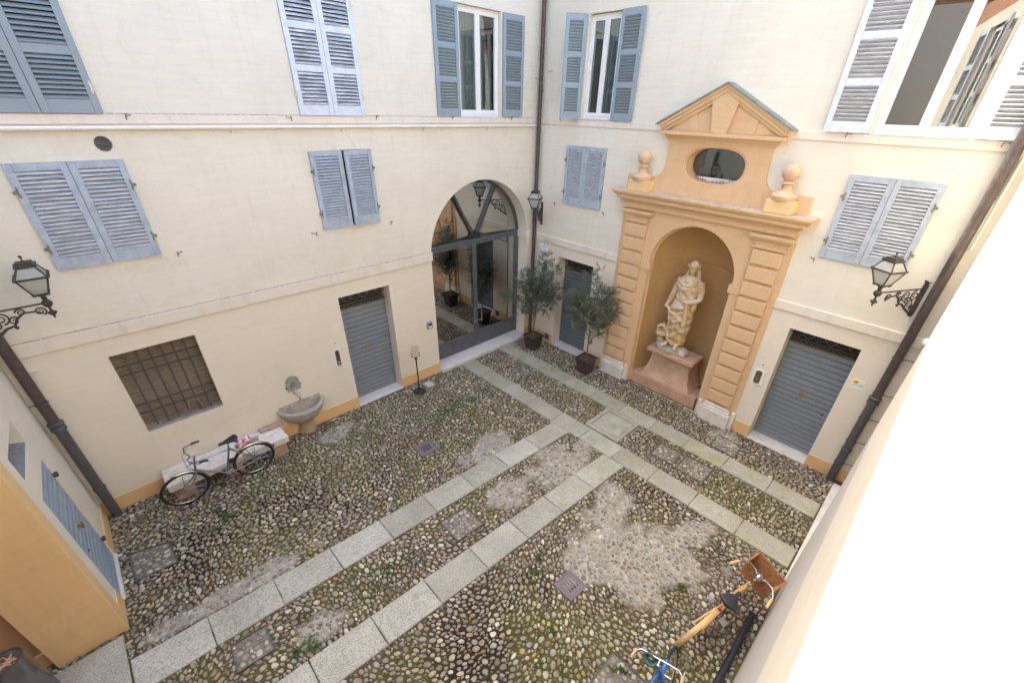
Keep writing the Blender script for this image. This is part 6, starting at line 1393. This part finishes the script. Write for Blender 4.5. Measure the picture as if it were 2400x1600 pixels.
# ------------------------------------------------------------------ potted olive trees
def olive(label, potlabel, px, py, lobes, seed, trunk_lean):
    rr = random.Random(seed)
    P = thing('plant_pot', potlabel, 'pot', (px, py, 0.018), rad(rr.uniform(-6, 6)), 'square planters')
    mb = MB(); s0, s1, h = 0.135, 0.185, 0.42
    def frus(w0, z0, w1, z1, inward=False):
        c = [(-1, -1), (1, -1), (1, 1), (-1, 1)]
        for k in range(4):
            a, b = c[k], c[(k + 1) % 4]; mb.quad((a[0] * w0, a[1] * w0, z0), (b[0] * w0, b[1] * w0, z0), (b[0] * w1, b[1] * w1, z1), (a[0] * w1, a[1] * w1, z1))
    mb.quad((-s0, -s0, 0), (s0, -s0, 0), (s0, s0, 0), (-s0, s0, 0)); frus(s0, 0, s1, h - 0.055); frus(s1, h - 0.055, s1 + 0.018, h - 0.055); frus(s1 + 0.018, h - 0.055, s1 + 0.022, h); frus(s1 + 0.022, h, s1 - 0.008, h); frus(s1 - 0.008, h, s1 - 0.012, h - 0.06)
    mb.weld = True; mb.build('planter', 'pot_brown', P)
    mb = MB(); n = 14; w = s1 - 0.012
    vs = [(-w + 2 * w * i / n, -w + 2 * w * j / n, h - 0.04 + rr.uniform(-0.008, 0.012)) for j in range(n + 1) for i in range(n + 1)]
    mb._add(vs, [(j * (n + 1) + i, j * (n + 1) + i + 1, (j + 1) * (n + 1) + i + 1, (j + 1) * (n + 1) + i) for j in range(n) for i in range(n)]); mb.build('mulch', 'bark_mulch', P)
    T = thing('olive_tree', label, 'tree', (px, py, h - 0.02), 0, 'potted olive trees')
    nv = Vector((px, py, 0)).normalized(); lat = Vector((nv.y, -nv.x, 0))
    base = h - 0.02
    W = lambda l, z, d=0.0: lat * l + nv * d + Vector((0, 0, z - base))
    tk = MB(); top = Vector(W(trunk_lean, 1.45))
    tk.tube([Vector((0, 0, -0.03)), W(trunk_lean * 0.2, 0.8), W(trunk_lean * 0.7, 1.15), top], [0.020, 0.017, 0.015, 0.012], 9)
    ends = []
    for (l, z, rad_) in lobes:
        d = rr.uniform(-0.6, 0.6) * rad_ * 1.2; c = W(l, z, d)
        st = W(trunk_lean * 0.6, max(0.75, min(1.4, z - 0.35 * rr.random() - 0.25)))
        mid = st.lerp(c, 0.5) + Vector((rr.uniform(-.05, .05), rr.uniform(-.05, .05), 0.06)); tk.tube([st, mid, c], [0.009, 0.006, 0.003], 5)
        for _ in range(max(2, int(rad_ * 16))):
            e = c + Vector((rr.gauss(0, 1), rr.gauss(0, 1), rr.gauss(0, 1))).normalized() * rad_ * rr.uniform(0.5, 1.0); tk.tube([mid.lerp(c, rr.uniform(0.4, 1)), c.lerp(e, 0.6), e], [0.004, 0.003, 0.0018], 4)
        ends.append((c, rad_))
    tk.build('trunk', 'bark', T, smooth=60)
    V = []; Fc = []; tone = []; tw = MB()
    tot = sum(q[1] ** 2.0 for q in ends)
    for c, rad_ in ends:
        for _ in range(max(5, int(620 * rad_ ** 2.0 / tot))):
            dvec = Vector((rr.gauss(0, 1), rr.gauss(0, 1), rr.gauss(0, 1))).normalized(); p = c + dvec * rad_ * (rr.random() ** 0.45) * 1.05
            axis = (dvec * 0.8 + Vector((rr.gauss(0, .5), rr.gauss(0, .5), 0.35 + rr.gauss(0, .4)))).normalized(); L = rr.uniform(0.10, 0.20); q = p + axis * L
            tw.tube([p, q], [0.0022, 0.0012], 3, caps=False)
            tb = rr.random()
            for k in range(rr.randint(9, 13)):
                t = k / 11; s = p.lerp(q, t); side = axis.orthogonal().normalized(); side.rotate(Matrix.Rotation(k * 2.0 + rr.uniform(-.5, .5), 3, axis))
                ld = (side * 0.9 + axis * 0.65 + Vector((0, 0, rr.uniform(-.35, .1)))).normalized(); ll = rr.uniform(0.048, 0.078); wd = ll * rr.uniform(0.15, 0.20)
                wv = ld.cross(axis)
                if wv.length < 1e-3: wv = ld.orthogonal()
                wv.normalize(); nn = wv.cross(ld) * 0.005; o = len(V)
                V += [tuple(s), tuple(s + ld * ll * 0.5 + wv * wd + nn), tuple(s + ld * ll), tuple(s + ld * ll * 0.5 - wv * wd + nn)]; Fc += [(o, o + 1, o + 2), (o, o + 2, o + 3)]
                tv = min(1, max(0, tb * 0.6 + rr.random() * 0.5)); tone += [tv] * 4
    me = bpy.data.meshes.new('crown'); me.from_pydata(V, [], Fc); a = me.attributes.new('tone', 'FLOAT', 'POINT'); a.data.foreach_set('value', tone); me.materials.append(MATS['olive_leaf'])
    cr = put('crown', me, T); tw.build('twigs', 'bark', T)['kind'] = 'stuff'
olive('olive tree with the rounder crown in the corner by the arched door', 'brown square planter at the corner downpipe', 7.76, 7.12,
      [(0.05, 1.75, .34), (-.22, 1.5, .25), (.33, 1.78, .27), (.12, 2.2, .25), (.2, 2.55, .12), (.17, 2.80, .07), (-.28, 1.98, .22), (.28, 1.32, .18), (-.33, 1.05, .11), (-.72, 1.66, .13), (-.93, 1.56, .05), (.70, 1.8, .09), (-.08, 1.28, .17), (.45, 2.25, .12), (.5, 1.5, .14), (-.5, 1.4, .10)], 21, 0.05)
olive('looser olive tree standing in front of the dark grey door', 'brown square planter in front of the dark grey door', 7.86, 5.35,
      [(-.05, 1.75, .30), (-.32, 2.0, .24), (.22, 2.1, .18), (-.15, 2.45, .14), (.02, 2.68, .07), (.37, 2.2, .10), (-.28, 1.45, .22), (.33, 1.6, .16), (.24, 1.22, .13), (.56, 1.75, .08), (-.58, 2.05, .10), (.08, .95, .05), (-.45, 1.7, .14), (.12, 1.45, .16), (.45, 1.9, .11)], 33, 0.0)

# ------------------------------------------------------------------ weeds between the stones
def weeds():
    rr = random.Random(12); V = []; Fc = []; tone = []
    def leaf(p, ang, L, w, rise, tn):
        d = Vector((math.cos(ang), math.sin(ang), 0)); s = Vector((-d.y, d.x, 0)); o = len(V)
        V.extend([tuple(p), tuple(p + d * L * 0.45 + s * w + Vector((0, 0, rise))), tuple(p + d * L + Vector((0, 0, rise * 0.8))), tuple(p + d * L * 0.45 - s * w + Vector((0, 0, rise)))]); Fc.extend([(o, o + 1, o + 2), (o, o + 2, o + 3)]); tone.extend([tn] * 4)
    def tuft(x, y, s, n):
        tn0 = rr.random()
        for k in range(n): leaf(Vector((x + rr.gauss(0, s * 0.25), y + rr.gauss(0, s * 0.25), 0.008)), rr.uniform(0, 6.28), s * rr.uniform(0.5, 1.0), s * rr.uniform(0.08, 0.22), s * rr.uniform(0.15, 0.7), min(1, max(0, tn0 * 0.6 + rr.random() * 0.5)))
    def free(x, y):
        return not any(inside_quad(x, y, q, 0.02) for q in grid_b.get((int(math.floor(x / BIN)), int(math.floor(y / BIN))), ()))
    for x, y, s in ((-0.08, 6.72, 0.11), (-0.05, 6.55, 0.13), (-0.02, 6.44, 0.11), (-0.25, 6.35, 0.09), (0.33, 6.60, 0.07), (-0.55, 6.75, 0.06), (0.60, 6.65, 0.07), (0.05, 3.62, 0.13), (0.18, 3.55, 0.10), (1.35, 3.85, 0.11), (0.25, 4.08, 0.08), (1.1, 3.75, 0.08), (2.9, 2.45, 0.13), (3.1, 2.5, 0.10), (4.2, 0.75, 0.10), (5.2, 0.72, 0.11), (5.35, 0.9, 0.09), (3.6, 0.62, 0.07), (7.35, 6.0, 0.09), (7.3, 5.15, 0.08), (4.85, 7.6, 0.10), (4.9, 4.75, 0.10), (4.75, 4.68, 0.08), (2.0, 1.5, 0.08), (1.5, 1.9, 0.08), (2.3, 0.65, 0.10), (2.45, 1.7, 0.08), (6.5, 6.2, 0.09), (6.4, 4.9, 0.09), (6.85, 0.3, 0.09), (5.85, 4.8, 0.05), (3.2, 0.5, 0.10), (2.7, 0.8, 0.12)):
        for _ in range(3): tuft(x + rr.gauss(0, s * 0.4), y + rr.gauss(0, s * 0.4), s * 0.62, 8)
    for cx, cyy, sx, sy, n in ((4.5, 6.4, 0.38, 0.22, 170), (4.0, 6.2, 0.4, 0.3, 50), (3.4, 5.5, 0.35, 0.2, 50), (6.58, 0.9, 0.25, 0.7, 60), (6.58, 5.4, 0.25, 0.8, 40), (1.0, 3.8, 0.9, 0.2, 50), (2.6, 1.4, 1.0, 0.5, 60)):
        for _ in range(n):
            x, y = rr.gauss(cx, sx), rr.gauss(cyy, sy)
            if free(x, y): tuft(x, y, rr.uniform(0.025, 0.055), 6)
    for _ in range(1100):
        x, y = rr.uniform(-1.3, 8.2), rr.uniform(0.0, 7.7)
        if free(x, y) and rr.random() < moss_at(x, y) * (1 - mortar_at(x, y)): tuft(x, y, rr.uniform(0.015, 0.038), 5)
    me = bpy.data.meshes.new('weeds'); me.from_pydata(V, [], Fc); a = me.attributes.new('tone', 'FLOAT', 'POINT'); a.data.foreach_set('value', tone); me.materials.append(MATS['weed_leaf'])
    o = put('weeds', me); tag(o, 'green weeds and grass growing between the cobbles', 'weeds', kind='stuff')
weeds()
for w_ in (WA, WB, WC, WD): w_['kind'] = 'thing'
